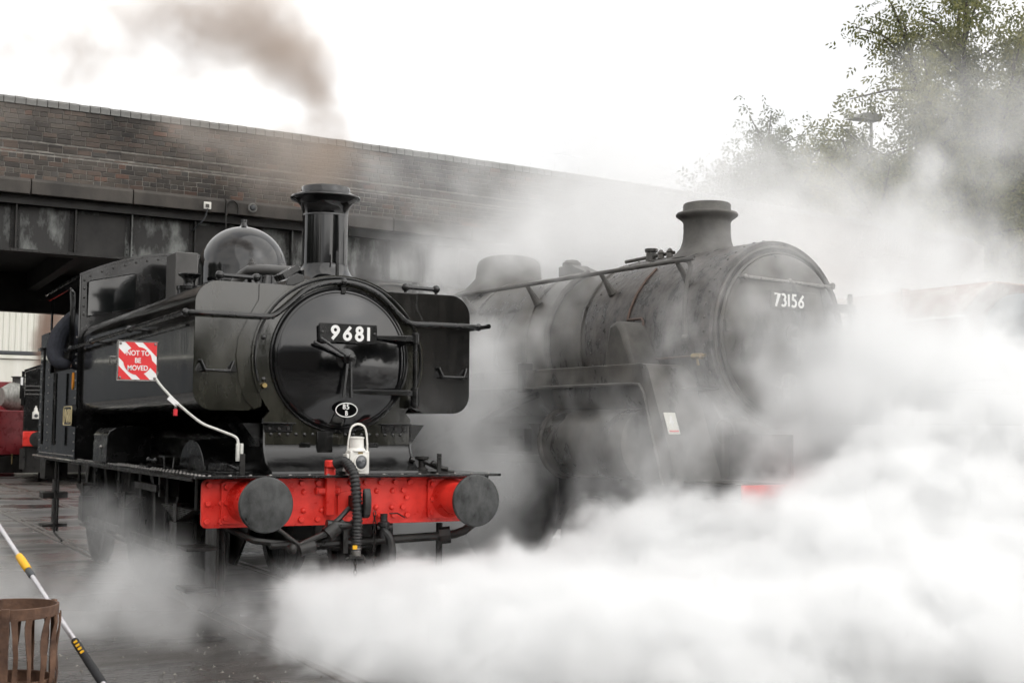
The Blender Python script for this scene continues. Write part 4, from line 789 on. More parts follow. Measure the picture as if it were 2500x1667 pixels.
# running plate, high at the side and dropping steeply to the front
for sx in (-1, 1):
    X = 1.35*sx
    rpm = MB(); rpm.prism([(8.8, 2.25), (-.56, 2.25), (-.62, 2.235), (-.66, 2.19), (-1.06, 1.16), (-1.06, 1.13), (-1.03, 1.13), (-.60, 2.22), (8.8, 2.23)], X, .80*sx, 'x')
    rp2 = rpm.build('running_plate', 'sooty', E2, bevel=.004)
    MB().prism([(8.8, 2.228), (-.575, 2.228), (-.635, 2.18), (-1.03, 1.14), (-.87, 1.14), (-.62, 1.93), (-.60, 1.98), (-.54, 2.05), (-.45, 2.06), (8.8, 2.06)], X-.002*sx, X-.022*sx, 'x').build('valance', 'sooty', rp2, bevel=.003)
    MB().tube([(X+.006*sx, 8.8, 2.063), (X+.006*sx, -.45, 2.063), (X+.006*sx, -.54, 2.053), (X+.006*sx, -.60, 1.98), (X+.006*sx, -.87, 1.14)], .016, 6).build('valance_angle', 'sootgrey', rp2)
    MB().box((X-.1*sx, 1.32, 2.02), (X+.035*sx, 1.42, 2.33)).build('valance_bracket', 'under', rp2, bevel=.01)
    # cylinder and motion
    cyl = MB().lathe([(.10, -.36), (.30, -.36), (.335, -.345), (.35, -.33), (.35, -.30), (.345, -.29), (.345, .95), (.37, .96), (.37, 1.0), (.30, 1.02), (.1, 1.03)], (1.05*sx, 0, 1.50), (0,1,0), 40).build('cylinder', 'sooty', E2, smooth=30)
    MB().lathe([(.1, -.42), (.2, -.42), (.22, -.40), (.22, 1.0), (.1, 1.02)], (1.0*sx, 0, 1.12+.9), (0,1,0), 28).build('valve_chest', 'sooty', cyl, smooth=30)
    MB().box((1.0*sx, 1.0, 1.70), (1.12*sx, 2.6, 1.78)).build('slide_bar', 'under', E2, bevel=.006)
    MB().box((1.0*sx, 1.0, 1.28), (1.12*sx, 2.6, 1.36)).build('slide_bar', 'under', E2, bevel=.006)
    cr_ = MB(); cr_.box((1.14*sx, 1.8, 1.46), (1.18*sx, 4.4, 1.56)); cr_.tube([(1.2*sx, 1.3, 2.0), (1.2*sx, 2.4, 1.75), (1.2*sx, 4.2, 1.3)], .035, 8); cr_.box((1.1*sx, 1.55, 1.4), (1.2*sx, 1.85, 1.64)); cr_.build('motion', 'under', E2, bevel=.006)
    for y in (2.55, 4.43, 6.32): wheel(E2, .77*sx, y, .94, 18, sx)
    for y in (-.95, .95): wheel(E2, .77*sx, y, .457, 10, sx)
    MB().box((.61*sx, -1.75, .55), (.64*sx, 9, 1.6)).build('frame', 'under', E2)
    b2 = MB().lathe([(.165, -.03), (.15, -.06), (.13, -.10), (.125, -.35), (.07, -.36), (.07, -.44)], (.867*sx, -1.8, 1.0), (0,1,0), 28).build('buffer', 'red', E2)
    MB().lathe([(.06, -.44), (.19, -.45), (.205, -.47), (.2, -.49), (0, -.505)], (.867*sx, -1.8, 1.0), (0,1,0), 40).build('buffer_head', 'buffer', b2)
    MB().box((1.22*sx, -1.78, 1.02), (1.31*sx, -1.02, 1.045)).build('front_step', 'sootgrey', E2, bevel=.004)
MB().prism([(-1.27, .80), (1.27, .80), (1.27, 1.17), (-1.27, 1.17)], -1.80, -1.77, 'y').build('buffer_beam', 'red', E2, bevel=.006)
MB().box((-1.27, -1.77, 1.17), (1.27, -.95, 1.185)).build('front_platform', 'sooty', E2, bevel=.004)
MB().prism([(-.98, 1.19), (-.60, 1.19), (-.60, 1.95), (-.70, 2.02), (-.80, 1.95), (-.98, 1.72)], -.72, .72, 'x').build('smokebox_saddle', 'sooty', E2, bevel=.02)
MB().box((-.75, -.6, 1.2), (.75, .84, 2.05)).build('saddle_block', 'sooty', E2, bevel=.03)
st2 = MB().box((-.98, -.62, 1.88), (-.80, -.42, 1.99)); st2.box((-.98, -.66, 1.46), (-.84, -.46, 1.54)); st2.box((-1.0, -.95, 2.01), (-.72, .2, 2.03)); st2.build('side_step', 'under', E2, bevel=.01)
# electrification warning plate on the slope
wpl = MB().box((-.068, -.004, -.105), (.068, .004, .105)).build('warning_plate', 'cream', E2); wpl.location = (-1.235, -.856, 1.695); wpl.rotation_euler = (R(-21.2), 0, 0)
MB().prism([(-.006, .07), (.02, .07), (.004, .022), (.032, .026), (-.014, -.05), (-.003, -.004), (-.032, -.006)], -.0065, -.0045, 'y').build('lightning_flash', 'num', wpl, smooth=0)
MB().box((-.055, -.0065, -.085), (.055, -.0045, -.070)).build('warning_line', 'signred', wpl)
lgm = MB().ring((-.72, -1.0, 1.62), (0,1,0), .12, .005, 36, 6).build('works_plate', 'tarpgrey', E2)
MB().prism([(-.75, 1.60), (-.69, 1.60), (-.70, 1.66), (-.74, 1.66)], -1.003, -.99, 'y').build('plate_motif', 'tarpgrey', lgm)
MB().prism([(-1.27, 1.9), (-1.33, 2.6), (-1.30, 3.2)] + [(x, 3.2+.55*(1-(x/1.3)**2)) for x in np.linspace(-1.2, 1.2, 15)] + [(1.30, 3.2), (1.33, 2.6), (1.27, 1.9)], 6.7, 6.74, 'y').build('cab_front', 'sooty', E2)
for sx in (-1, 1): MB().prism([(6.74, 1.9), (8.6, 1.9), (8.6, 3.2), (6.74, 3.2)], 1.31*sx, 1.33*sx, 'x').build('cab_side', 'sooty', E2)
MB().prism([(x, 3.21+.55*(1-(x/1.36)**2)) for x in np.linspace(-1.36, 1.36, 17)] + [(x, 3.18+.55*(1-(x/1.36)**2)) for x in np.linspace(1.36, -1.36, 17)], 6.6, 9.2, 'y').build('cab_roof', 'sooty', E2, smooth=30)
MB().lathe([(.06, 0), (.045, .18), (.06, .2), (0, .21)], (-.35, 5.4, 3.42), (0,0,1), 12).build('safety_valve', 'sooty', E2)

# ------------------------------------------------------------------ third engine, mostly lost in steam on the right
E3 = thing('rusty_locomotive', 'pale rusty cased engine half lost in steam below the tall tree', 'locomotive', (12.9, 3.0, 0), R(3))
MB().lathe([(.5, -.62), (.86, -.62), (.90, -.58), (.90, 1.2), (.86, 1.22)], (0, 0, 2.95), (0,1,0), 48).build('smokebox', 'bluegrey', E3, smooth=30)
MB().lathe([(.70, 0), (.70, .03), (.62, .06), (.45, .12), (0, .17)], (0, -.62, 2.95), (0,-1,0), 48).build('smokebox_door', 'bluegrey', E3, smooth=60)
cs = MB(); sec = [(-1.02, 3.45), (-.86, 3.80), (-.55, 4.02), (.55, 4.02), (.86, 3.80), (1.02, 3.45), (1.02, 2.2), (-1.02, 2.2)]
cs.add([(x, 1.2 + (.0 if z > 3.8 else (3.9-z)*.75), z) for x, z in sec] + [(x, 7.5, z) for x, z in sec], [tuple(range(8)), tuple(range(8, 16))[::-1]] + [(i, 8+i, 8+(i+1) % 8, (i+1) % 8) for i in range(8)])
cs.build('boiler_casing', 'rustpale', E3, bevel=.03)
MB().tube([(-1.04, 1.4, 3.46), (-1.04, 7.4, 3.46)], .02, 8).build('handrail', 'white', E3)
MB().box((-1.06, 2.6, 3.40), (-.9, 2.66, 4.0)).build('casing_band', 'rustpale', E3)
MB().lathe([(.28, 3.7), (.22, 3.85), (.20, 4.05), (.25, 4.1), (0, 4.1)], (0, .2, 0), (0,0,1), 32).build('chimney', 'bluegrey', E3)
MB().box((-1.25, -1.0, 1.15), (1.25, 9.0, 1.22)).build('running_plate', 'under', E3); MB().box((-1.2, -1.05, .75), (1.2, -1.0, 1.15)).build('buffer_beam', 'red', E3)
for sx in (-1, 1):
    for y in (1.0, 3.0, 5.0): wheel(E3, .76*sx, y, .6, 12, sx)
    MB().lathe([(.14, 0), (.11, .35), (.2, .42), (.2, .45), (0, .47)], (.867*sx, -1.05, 1.0), (0,-1,0), 24).build('buffer', 'under', E3)
MB().box((-1.2, 7.5, 1.22), (1.2, 9.2, 3.6)).build('cab', 'rustpale', E3, bevel=.03); MB().box((-.6, .2, 1.22), (.6, 7, 2.3)).build('frame', 'under', E3)

# ------------------------------------------------------------------ engines beyond the bridge
E4 = thing('shunting_locomotive', 'dark engine with red lower beam and small white lamp standing beyond the bridge', 'locomotive', (2.61, 29.82, 0), R(-8))
MB().prism([(-1.26, 1.5), (1.3, 1.5), (1.3, 3.55), (.4, 3.56), (-.6, 3.46), (-1.26, 3.24)], 0, .06, 'y').build('bunker_back', 'satin', E4, bevel=.02)
MB().prism([(-1.28, 3.24), (-.6, 3.5), (.4, 3.6), (1.32, 3.6), (1.32, 3.66), (.4, 3.66), (-.62, 3.56), (-1.30, 3.30)], -.01, 5.2, 'y').build('cab_roof', 'satin', E4)
for z in (2.58, 2.70, 2.82): MB().tube([(-1.27, -.015, z), (1.3, -.015, z+.02)], .022, 6).build('bunker_bead', 'tarpgrey', E4)
MB().box((-1.28, .06, 1.2), (-1.24, 5.0, 2.5)).build('cab_side', 'satin', E4)
MB().box((-1.36, -.02, 2.25), (-1.27, .10, 3.26)).build('cab_pillar', 'satin', E4); wq = MB().box((-1.40, -.03, 2.45), (-1.30, -.022, 3.1)).build('window', 'satin', E4); MB().box((-1.385, -.04, 2.85), (-1.32, -.031, 3.08)).build('pane', 'signwhite', wq)
MB().box((-1.28, -.03, 1.06), (1.3, .05, 1.5)).build('buffer_beam', 'red', E4, bevel=.02)
for q in (-.86, .87): MB().lathe([(.12, 0), (.10, .35), (.23, .40), (.23, .43), (0, .45)], (q, -.03, 1.27), (0,-1,0), 28).build('buffer', 'under', E4)
MB().box((-1.25, .1, .3), (1.25, 6.5, 1.1)).build('frame', 'under', E4)
for sx in (-1, 1):
    for y in (1.2, 3.4, 5.4): wheel(E4, .76*sx, y, .62, 10, sx)
MB().box((-1.35, -.1, .4), (-1.2, .2, 1.0)).build('step', 'under', E4); MB().tube([(-1.55, -.05, .55), (-1.55, -.05, .85)], .015, 6).build('brass_pipe', 'brass', E4)
lm = MB().box((-.09, -.08, 0), (.09, .08, .2)); lm.lathe([(.07, .2), (.05, .25), (.05, .31), (.02, .33), (.02, .38), (0, .38)], (0,0,0), (0,0,1), 12)
L4 = lm.build('tail_lamp', 'white', None, label='small white lamp hung on the dark bunker beyond the bridge', category='lamp'); L4.location = (1.665, 29.84, 1.87)
MB().lathe([(.055, 0), (.05, .02), (0, .03)], (0, -.08, .09), (0,-1,0), 16).build('lens', 'lens', L4)
E5 = thing('maroon_locomotive', 'maroon engine with weathered silver boiler behind the dark bunker', 'locomotive', (1.45, 36.6, 0), R(-72))
MB().lathe([(.3, -.0), (.5, .35), (.5, 5.0)], (0, 0, 2.65), (0,1,0), 40).build('boiler', 'silver', E5, smooth=30)
for y in (.6, 1.8, 3.0, 4.2): MB().lathe([(.502, -.04), (.512, 0), (.502, .04)], (0, y, 2.65), (0,1,0), 40).build('boiler_band', 'tarpgrey', E5)
MB().box((-1.0, -1.6, .7), (1.0, 6.0, 2.18)).build('tank', 'maroon', E5, bevel=.03); MB().box((-1.1, -.5, .1), (1.1, 5.8, .66)).build('frame', 'under', E5)
MB().box((-1.2, 4.8, 1.5), (1.2, 6.6, 3.3)).build('cab', 'maroon', E5, bevel=.05)
MB().lathe([(.3, 2.9), (.2, 3.05), (.2, 3.3), (.26, 3.35), (0, 3.35)], (0, .6, 0), (0,0,1), 24).build('chimney', 'under', E5)
MB().box((-1.6, 39.3, .0), (2.3, 40.2, 3.25)).build('maroon_van', 'maroon', None, bevel=.03, label='plain maroon van standing against the cream shed', category='van')

# ------------------------------------------------------------------ trees and the lamp post on the right
def limbs(mb, base, tips, r0, seed, fork=None):
    r = random.Random(seed); ends = []
    for t in tips:
        b = Vector(base); t = Vector(t); f = Vector(fork) if fork else b.lerp(t, .3)
        pts = catmull([b, f, f.lerp(t, .5) + Vector((r.uniform(-.5,.5), r.uniform(-.5,.5), r.uniform(0,.6))), t], 5); n = len(pts)
        mb.tube(pts, [r0*(1-.9*i/(n-1))*.8 for i in range(n)], 7)
        for k in range(21):
            p = pts[int(n*.35) + r.randrange(int(n*.62))]; q = p + Vector((r.uniform(-1.8,1.8), r.uniform(-1.8,1.8), r.uniform(-.6,1.6)))
            mb.tube([p, p.lerp(q, .5)+Vector((0,0,.15)), q], [.06, .04, .015], 5); ends.append((q, p))
        ends.append((t, pts[-3]))
    return ends
def sprays(ends, per, leaf, seed, spread, droop=.5):
    r = np.random.default_rng(seed); P = np.array([e for e, _ in ends]); B = np.array([b for _, b in ends]); n = len(ends)*per; ix = np.repeat(np.arange(len(ends)), per)
    t = r.random(n)[:, None]**.6; c = B[ix]*(1-t) + P[ix]*t + r.normal(size=(n, 3))*spread*(.45+.55*t)
    out = []; NL = 5
    ax = r.normal(size=(n, 3)); ax[:, 2] -= droop; ax /= np.linalg.norm(ax, axis=1)[:, None]; sd = np.cross(ax, r.normal(size=(n, 3))); sd /= np.linalg.norm(sd, axis=1)[:, None]
    for k in range(NL):     # leaflets along a drooping stalk
        sgn = 1 if k % 2 else -1; p = c + ax*(k*leaf*.42); a = ax*.55 + sd*sgn*(.85 if k < NL-1 else 0); a[:, 2] -= .12*k; a /= np.linalg.norm(a, axis=1)[:, None]
        b = np.cross(a, np.cross(ax, sd)); b /= np.linalg.norm(b, axis=1)[:, None]; s = leaf*(.7+.6*r.random(n))[:, None]
        out.append(np.stack([p, p+a*s*.5+b*s*.2, p+a*s, p+a*s*.5-b*s*.2], 1))
    return np.concatenate(out).reshape(-1, 3)
TR = thing('ash_tree', 'tall leafy ash tree at the right behind drifting steam', 'tree', (30.6, 20, 0))
tm = MB(); tm.tube([(0,0,-.2), (.1,0,2.5), (-.1,.1,5.0), (0,0,6.2)], [.48, .38, .33, .30], 12)
tips = [(-7.0, -.6, 8.6), (-6.7, .7, 10.2), (-6.2, -1.2, 7.4), (-5.8, -.5, 9.8), (-5.2, 1.5, 11.6), (-4.4, -1.2, 13.6), (-3.6, .5, 15.6), (-2.4, -1.4, 17.2), (-.6, .6, 18.2), (1.6, -1, 18), (3.8, .5, 16.5), (5.2, -1, 14), (5.6, .6, 11), (-3.0, -2.0, 9.0), (.6, -2.6, 12.5), (-1.6, -2.6, 14.2), (2.6, -2.2, 10.0), (-1.2, 2.2, 11.0), (3.4, 2.0, 13.0), (-4.0, 1.0, 8.0), (1.0, -1.8, 8.6)]
ends = limbs(tm, (0, 0, 5.2), tips, .24, 5, None)
tm.build('trunk', 'bark', TR, smooth=60)
leaf_obj('crown', sprays(ends, 80, .17, 8, .46), 'leaf', TR)
TS = thing('maple_tree', 'smaller pale maple tree fading into steam beyond the bridge', 'tree', (30.0, 31, 0))
tm = MB(); tm.tube([(0,0,-.2), (.1,0,3.5), (0,0,6)], [.4, .3, .25], 10)
tips = [(-4.2, 0, 9.4), (-3.6, .5, 10.8), (-2.6, -.8, 12.2), (-1.2, .4, 13.0), (.3, 0, 14.3), (1.6, .6, 13.2), (2.6, 0, 14.0), (3.8, .5, 12.4), (5.0, 0, 11.6), (-2.2, -1.5, 9.5), (.4, -1.6, 10.5), (2.8, -1.5, 10.0), (4.4, -1, 9.2)]
ends = limbs(tm, (0, 0, 5.0), tips, .2, 9, None); tm.build('trunk', 'bark', TS, smooth=60)
leaf_obj('crown', sprays(ends, 50, .20, 4, .45, .1), 'leaf2', TS)
SL = thing('street_lamp', 'flat headed lamp post standing at the edge of the tall tree', 'street lamp', (25.6, 20.5, 0))
MB().cyl((0,0,0), (0,0,11.7), .09, .05, 10).build('post', 'silver', SL)  # post and head coloured pale in place of haze
MB().prism([(-.95, 0), (.25, .04), (.3, .22), (-.05, .30), (-.5, .22)], -.2, .2, 'y').build('lamp_head', 'silver', SL, bevel=.02).location = (0, 0, 11.65)

# ------------------------------------------------------------------ brazier and pole in the foreground
BZ = thing('brazier', 'rusty slatted iron fire basket standing on legs in the near corner', 'brazier', (-2.985, -3.5, 0))
rb = .205
for nm, z, h_, rr_ in (('rim_band', .765, .05, rb), ('base_band', .435, .055, rb*.93)):
    mb = MB(); pts = [(rr_*math.cos(2*PI*i/40), rr_*math.sin(2*PI*i/40)) for i in range(40)]
    mb.lathe([(rr_-.006, z), (rr_+.004, z), (rr_+.005, z+h_), (rr_-.006, z+h_), (rr_-.006, z)], (0,0,0), (0,0,1), 44); mb.build(nm, 'rust', BZ, bevel=.002)
MB().lathe([(.19, .43), (.19, .44), (0, .44)], (0,0,0), (0,0,1), 30).build('grate', 'rust', BZ)
for i in range(20):
    a = 2*PI*i/20 + random.uniform(-.05, .05); tw = random.uniform(-.5, .5); mb = MB(); n = 9; vs = []
    for k in range(n+1):
        t = k/n; z = .44 + t*.335; r_ = rb*(.95+.06*t) + .005*math.sin(t*9+i) + .006; aa = a + .05*math.sin(t*3.2+i*1.7)*random.uniform(.5, 1); wd = .0125+.003*math.sin(t*5+i); ya = tw*math.sin(PI*t)
        cx_, cy_ = r_*math.cos(aa), r_*math.sin(aa); tx, ty = -math.sin(aa+ya), math.cos(aa+ya); nx, ny = math.cos(aa+ya), math.sin(aa+ya)
        vs += [(cx_+tx*wd+nx*e, cy_+ty*wd+ny*e, z) for e in (0, .005)] + [(cx_-tx*wd+nx*e, cy_-ty*wd+ny*e, z) for e in (.005, 0)]
    mb.add(vs, [(k*4+j, k*4+(j+1) % 4, k*4+4+(j+1) % 4, k*4+4+j) for k in range(n) for j in range(4)] + [(0,1,2,3), (n*4+3, n*4+2, n*4+1, n*4)])
    mb.build('slat', 'rust', BZ)
for a in (18, 138, 258): MB().obox((rb*1.02*math.cos(R(a)), rb*1.02*math.sin(R(a)), .41), (.014, .034, .82), Matrix.Rotation(R(a), 3, 'Z')).build('leg', 'rust', BZ, bevel=.002)
pf0, pt0 = Vector((-2.371, -4.619, 0)), Vector((-2.785, -3.16, .80)); dv = (pt0-pf0).normalized(); 
PO = thing('extension_pole', 'silver telescopic pole with yellow collar leaning across the fire basket', 'pole', tuple(pf0))
at = lambda s_: dv*s_
MB().cyl(at(0), at(1.62), .0135, n=16).build('lower_tube', 'alu', PO); MB().cyl(at(1.60), at(3.1), .0112, n=16).build('upper_tube', 'alu', PO)
PG = MB().tube([at(q) for q in (1.02, 1.03, 1.10, 1.24, 1.34, 1.35)], [.017, .019, .0195, .0185, .0175, .015], 16).build('grip', 'grip', PO)
PC = MB().tube([at(q) for q in (1.95, 1.955, 2.03, 2.075, 2.08)], [.0165, .0195, .0205, .018, .013], 16).build('collar', 'yellow', PO)
MB().tube([at(q) for q in (1.89, 1.895, 1.945, 1.952)], [.014, .0165, .0165, .013], 16).build('collar_sleeve', 'creamdark', PO)
vw = (Vector(co.location)-(pf0+at(1.27))).normalized(); sd_ = dv.cross(vw).normalized(); up_ = sd_.cross(dv).normalized()
for i in range(4):
    c = at(1.24+.026*i) + up_*.019
    mb = MB(); mb.obox(c, (.018, .013, .003), Matrix((dv.cross(up_), dv, up_)).transposed()); mb.build('grip_mark', 'yellow', PG)
MB().sphere(tuple(at(0)), .017, 12).build('pole_foot', 'grip', PO)

# coal crumbs and grit lying on the near ground
gr = MB(); rg = random.Random(5)
for i in range(900):
    x = rg.uniform(-3.4, -.8); y = rg.uniform(-4.2, 3.5); r_ = rg.choice((.004, .005, .006, .008, .012)); p = [(x + r_*rg.uniform(.6, 1.2)*math.cos(a), y + r_*rg.uniform(.6, 1.2)*math.sin(a), 0) for a in (0, 1.6, 3.1, 4.7)]
    gr.add(p + [(x, y, r_*rg.uniform(.7, 1.3))], [(0,1,4), (1,2,4), (2,3,4), (3,0,4)])
gr.build('coal_grit', 'mortar', None, smooth=0, kind='stuff')
# ------------------------------------------------------------------ steam and smoke: voxel volumes shaped from soft puffs and noise
def steam(name, label, mn, mx, vox, puffs, density, col, scale=.9, gain=1.4, lo=.35, hi=.95, detail=5, rough=.58, warp=.6, stretch=(1,1,1), aniso=0, seed=0.):
    vd = bpy.data.volumes.new(name); o = bpy.data.objects.new(name, vd); C.objects.link(o); o['kind'] = 'stuff'; o['label'] = label; o['category'] = 'smoke' if 'smoke' in name else 'steam'
    g = bpy.data.node_groups.new(name, 'GeometryNodeTree')
    for io in ('INPUT', 'OUTPUT'): g.interface.new_socket('Geometry', in_out=io, socket_type='NodeSocketGeometry')
    N = g.nodes.new; LK = g.links.new
    def math_(op, a, b=None, c=None):
        n = N('ShaderNodeMath'); n.operation = op
        for i, q in enumerate((a, b, c)):
            if q is None: continue
            if isinstance(q, (int, float)): n.inputs[i].default_value = q
            else: LK(q, n.inputs[i])
        return n.outputs[0]
    def vmath(op, a, b=None):
        n = N('ShaderNodeVectorMath'); n.operation = op
        for i, q in enumerate((a, b)):
            if q is None: continue
            if isinstance(q, tuple): n.inputs[i].default_value = q
            else: LK(q, n.inputs[i])
        return n.outputs['Value' if op == 'DOT_PRODUCT' else 0]
    out = N('NodeGroupOutput'); vc = N('GeometryNodeVolumeCube'); vc.inputs['Min'].default_value = mn; vc.inputs['Max'].default_value = mx
    for i, a in enumerate('XYZ'): vc.inputs['Resolution '+a].default_value = max(8, int((mx[i]-mn[i])/vox))
    pos = N('GeometryNodeInputPosition').outputs[0]
    wn = N('ShaderNodeTexNoise'); wn.inputs['Scale'].default_value = scale*.7; wn.inputs['Detail'].default_value = 2
    LK(vmath('ADD', pos, (seed, seed*1.7, -seed)), wn.inputs['Vector'])
    wv_ = vmath('MULTIPLY', vmath('SUBTRACT', wn.outputs['Color'], (.5, .5, .5)), (warp*2,)*3)
    pw = vmath('ADD', pos, wv_); acc = None
    for c, r_, amp in puffs:
        d_ = vmath('DIVIDE', vmath('SUBTRACT', pw, tuple(map(float, c))), tuple(map(float, r_)) if isinstance(r_, tuple) else (float(r_),)*3)
        e = math_('EXPONENT', math_('MULTIPLY', vmath('DOT_PRODUCT', d_, d_), -1.0)); acc = math_('MULTIPLY_ADD', e, float(amp), acc if acc is not None else 0.0)
    no_ = N('ShaderNodeTexNoise'); no_.inputs['Scale'].default_value = scale; no_.inputs['Detail'].default_value = detail; no_.inputs['Roughness'].default_value = rough
    LK(vmath('MULTIPLY', vmath('ADD', pw, (seed*3., -seed, seed*2.)), tuple(map(float, stretch))), no_.inputs['Vector'])
    f = math_('MULTIPLY_ADD', math_('SUBTRACT', no_.outputs[0], .5), gain, acc)
    mr = N('ShaderNodeMapRange'); mr.interpolation_type = 'SMOOTHSTEP'; LK(f, mr.inputs['Value']); mr.inputs['From Min'].default_value = lo; mr.inputs['From Max'].default_value = hi
    # let every puff die away before the grid's edge
    dens = math_('MULTIPLY', mr.outputs[0], math_('MINIMUM', math_('MULTIPLY', acc, 4.0), 1.0))
    LK(dens, vc.inputs['Density'])
    m = bpy.data.materials.new(name); m.use_nodes = True; t = m.node_tree; t.nodes.clear(); mo = t.nodes.new('ShaderNodeOutputMaterial'); pv = t.nodes.new('ShaderNodeVolumePrincipled'); t.links.new(pv.outputs[0], mo.inputs['Volume'])
    pv.inputs['Color'].default_value = (*col, 1); pv.inputs['Density'].default_value = density; pv.inputs['Anisotropy'].default_value = aniso
    sm = N('GeometryNodeSetMaterial'); LK(vc.outputs[0], sm.inputs['Geometry']); sm.inputs['Material'].default_value = m; LK(sm.outputs[0], out.inputs[0])
    vd.materials.append(m); o.modifiers.new('steam', 'NODES').node_group = g
    return o
WHITE = (.978, .982, .984)
steam('steam_bank', 'dense white steam bank rolling over the ground before the engines', (-2.0, -5.0, 0), (9.8, 1.0, 3.8), .042,
      [((.45, -.75, -.05), (.95, .75, .55), 1.25), ((1.5, -.7, -.05), (.9, .8, .62), 1.25), ((2.3, -.85, .35), (.75, .8, .70), 1.25), ((3.2, -1.0, .1), (1.0, 1.0, .80), 1.3), ((.75, -2.1, -.15), (1.0, 1.0, .55), 1.3),
       ((2.4, -2.4, -.2), (1.6, 1.2, .8), 1.4), ((4.3, -1.5, .4), (1.1, 1.1, 1.0), 1.35), ((5.4, -1.5, .6), (1.2, 1.3, 1.4), 1.4), ((6.8, -1.4, .7), (1.5, 1.5, 1.5), 1.3), ((8.2, -1.4, .4), (1.4, 1.5, 1.5), 1.2), ((4.6, -3.0, 0), (2.0, 1.0, .8), 1.5),
       ((2.6, -3.5, -.1), (1.7, .9, .7), 1.5), ((.95, -2.9, -.2), (1.1, .9, .55), 1.35), ((.2, -1.5, -.1), (.75, .9, .5), 1.25), ((.1, -.2, .05), (.8, .6, .5), 1.1), ((-.55, -1.0, .05), (.8, .8, .42), .55), ((-.3, -2.2, -.1), (.6, .8, .35), .42), ((3.5, -2.0, .85), (.9, .6, .5), .85)],
      13.0, WHITE, scale=1.8, gain=2.4, lo=.45, hi=1.38, detail=9, rough=.70, warp=.24)
steam('steam_veil', 'thin steam drifting over the sooty engine', (1.3, -2.4, .1), (9.0, 1.0, 6.2), .058,
      [((2.3, -.6, 1.3), (.7, .6, .8), .40), ((3.1, -.9, 1.6), (.9, .7, .7), .46), ((3.4, -.8, 2.7), (.9, .6, .9), .34), ((4.1, -1.1, 2.1), (.7, .7, .6), .50), ((4.7, -1.1, 2.0), (.8, .7, .8), .80), ((5.2, -1.0, 1.4), (1.0, .8, .8), .85), ((6.0, -.8, 2.2), (.9, 1, 1.0), .80), ((5.2, -.6, 3.6), (1.2, .9, .9), .42), ((7.2, -.6, 1.7), (1.2, 1, .7), .5), ((6.4, -.4, 4.6), (1.2, 1, .8), .28)],
      3.4, WHITE, scale=1.7, gain=2.2, lo=.20, hi=1.35, detail=9, rough=.68, warp=.5, stretch=(1, 1, .62), seed=2.3)
steam('steam_corridor', 'wisps of steam rising in the gap between the two big engines', (1.25, .6, .05), (4.6, 7.5, 4.8), .065,
      [((1.9, 1.6, 1.0), (.5, 1.0, .9), .46), ((2.5, 3.2, 1.5), (.6, 1.4, 1.1), .52), ((2.3, 4.5, 2.6), (.6, 1.4, 1.0), .50), ((2.9, 1.8, 2.4), (.35, .9, .9), .42), ((2.2, 2.3, 2.3), (.35, .6, .7), .45), ((3.2, 4.0, 3.7), (.7, 1.6, .5), .46), ((1.8, 3.0, .5), (.6, 1.8, .6), .5), ((3.2, 2.0, 3.7), (.6, 1.0, .4), .36)],
      3.4, WHITE, scale=1.8, gain=2.1, lo=.16, hi=1.3, detail=9, rough=.68, warp=.5, stretch=(1, 1, .55), seed=7.7)
steam('steam_drift', 'pale steam drifting between the engines and the bridge parapet', (-1.0, 3.5, .1), (15.8, 11.75, 9.5), .12,
      [((5.2, 8.0, 4.5), (1.8, 3.0, 1.1), .50), ((7.2, 8.0, 5.2), (1.8, 2.6, 1.2), .50), ((9.0, 9.0, 5.4), (2.4, 2.4, 1.3), .58), ((12, 8.6, 4.8), (2.6, 2.4, 1.6), .75), ((7.5, 5.5, 2.4), (1.8, 2.6, 1.6), .85), ((9.8, 5.5, 2.3), (2.2, 2.2, 1.3), .65), ((4.0, 9.5, 5.9), (.9, 1.6, .5), .35), ((8.5, 8, 7.0), (3.2, 2.5, 1.1), .34)],
      .85, WHITE, scale=.9, gain=2.0, lo=.14, hi=1.3, detail=9, rough=.66, warp=.9, stretch=(.8, 1, 1.1), seed=5.1)
steam('steam_plume', 'high soft steam trailing past the trees on the right', (9.5, 4, .2), (31, 18, 17), .21,
      [((17, 10, 2.6), (5, 4, 2.4), 1.0), ((15.6, 11, 6.0), (1.8, 3, 1.8), .50), ((22.6, 12, 9.2), (1.6, 3, 1.5), .34), ((22.5, 11, 3.0), (3, 3, 1.2), .55), ((19.4, 11, 5.0), (2.0, 2.6, 1.0), .34), ((25, 12, 11.4), (1.7, 2.5, 2.4), .32), ((13, 8, 3), (3, 3, 2.2), .9), ((18.5, 11, 9.0), (2.4, 3, 1.8), .34), ((21.5, 12, 9), (5.5, 4, 5.5), .20)],
      .30, WHITE, scale=.55, gain=1.6, lo=.10, hi=1.25, detail=9, rough=.66, warp=1.4, seed=8.4)
steam('steam_wisp', 'grey wisps of steam curling round the wheels beside the ground rail', (-5.0, -2.2, 0), (.2, 7.5, 1.9), .052,
      [((-1.5, .4, .30), (.65, .9, .42), .72), ((-2.2, .6, .10), (.7, .7, .20), .40), ((-.8, -.4, .15), (.45, .6, .32), .60), ((-1.35, 1.8, .55), (.35, .9, .45), .60), ((-1.35, 3.4, .8), (.3, .8, .4), .50), ((-2.6, 2.0, .2), (.9, 1.3, .3), .42), ((-3.4, 3.0, .2), (1.0, 2.0, .36), .42), ((-2.6, 5.0, .4), (1.0, 1.6, .5), .42)],
      2.6, WHITE, scale=2.2, gain=2.0, lo=.22, hi=1.3, detail=9, rough=.68, warp=.35, seed=3.7)
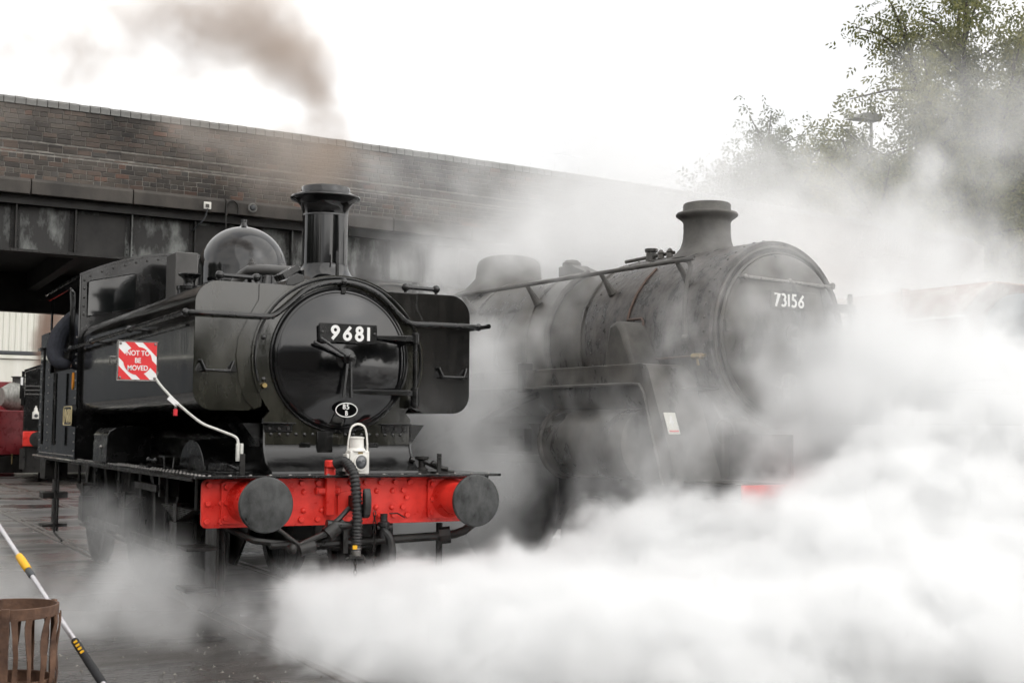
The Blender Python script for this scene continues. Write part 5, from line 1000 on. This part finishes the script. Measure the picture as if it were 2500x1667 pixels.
steam('chimney_smoke', 'brown grey smoke rising from the pannier engine chimney', (-4.8, -.3, 3.6), (1.8, 5.8, 8.0), .062,
      [((.03, .75, 3.80), (.20, .20, .24), .8), ((.10, .85, 4.05), (.22, .24, .26), .75), ((.20, 1.1, 4.35), (.22, .30, .26), .80), ((.14, 1.4, 4.72), (.28, .38, .32), .85), ((.0, 1.75, 5.08), (.42, .46, .36), 1.0), ((-.18, 1.9, 5.45), (.42, .5, .36), .86), ((-.5, 2.2, 5.55), (.5, .5, .38), .62), ((-1.0, 2.6, 5.7), (.6, .6, .42), .46), ((-1.7, 3.1, 5.6), (.8, .8, .55), .35), ((-.7, 2.2, 5.0), (.55, .6, .45), .40), ((-2.7, 3.7, 5.5), (1.0, .9, .7), .27), ((-1.6, 3.0, 5.1), (.8, .7, .45), .36), ((-.6, 2.4, 6.1), (.7, .6, .4), .34)],
      1.75, (.48, .37, .29), scale=2.6, gain=2.1, lo=.24, hi=1.3, detail=9, rough=.66, warp=.34, seed=1.2)
steam('parapet_smoke', 'brownish haze of smoke hanging against the bridge brickwork', (-3.5, 8.4, 4.8), (5.4, 11.8, 7.4), .11,
      [((2.4, 10.4, 6.25), (1.0, .9, .5), .75), ((3.5, 10.2, 6.1), (.8, .9, .6), .75), ((1.0, 10.6, 6.5), (.9, .8, .35), .5), ((-1.6, 10.6, 6.35), (.9, .8, .35), .5), ((2.9, 10.4, 5.6), (.8, .8, .5), .45)],
      .75, (.66, .60, .55), scale=1.4, gain=1.3, lo=.2, hi=1.0, detail=7, warp=.6, seed=6.6)
steam('distant_smoke', 'small brown smoke column before the cream shed', (1.0, 29.5, 3.0), (4.5, 33.5, 7.5), .10,
      [((2.15, 31.5, 3.5), (.30, .5, .6), 1.2), ((2.1, 31.5, 4.2), (.36, .6, .6), 1.1), ((2.3, 31.5, 5.0), (.5, .7, .7), .85), ((2.5, 31.5, 5.9), (.8, .8, .8), .6)],
      2.6, (.44, .32, .26), scale=1.8, gain=1.3, lo=.28, hi=1.0, warp=.3, seed=4.4)
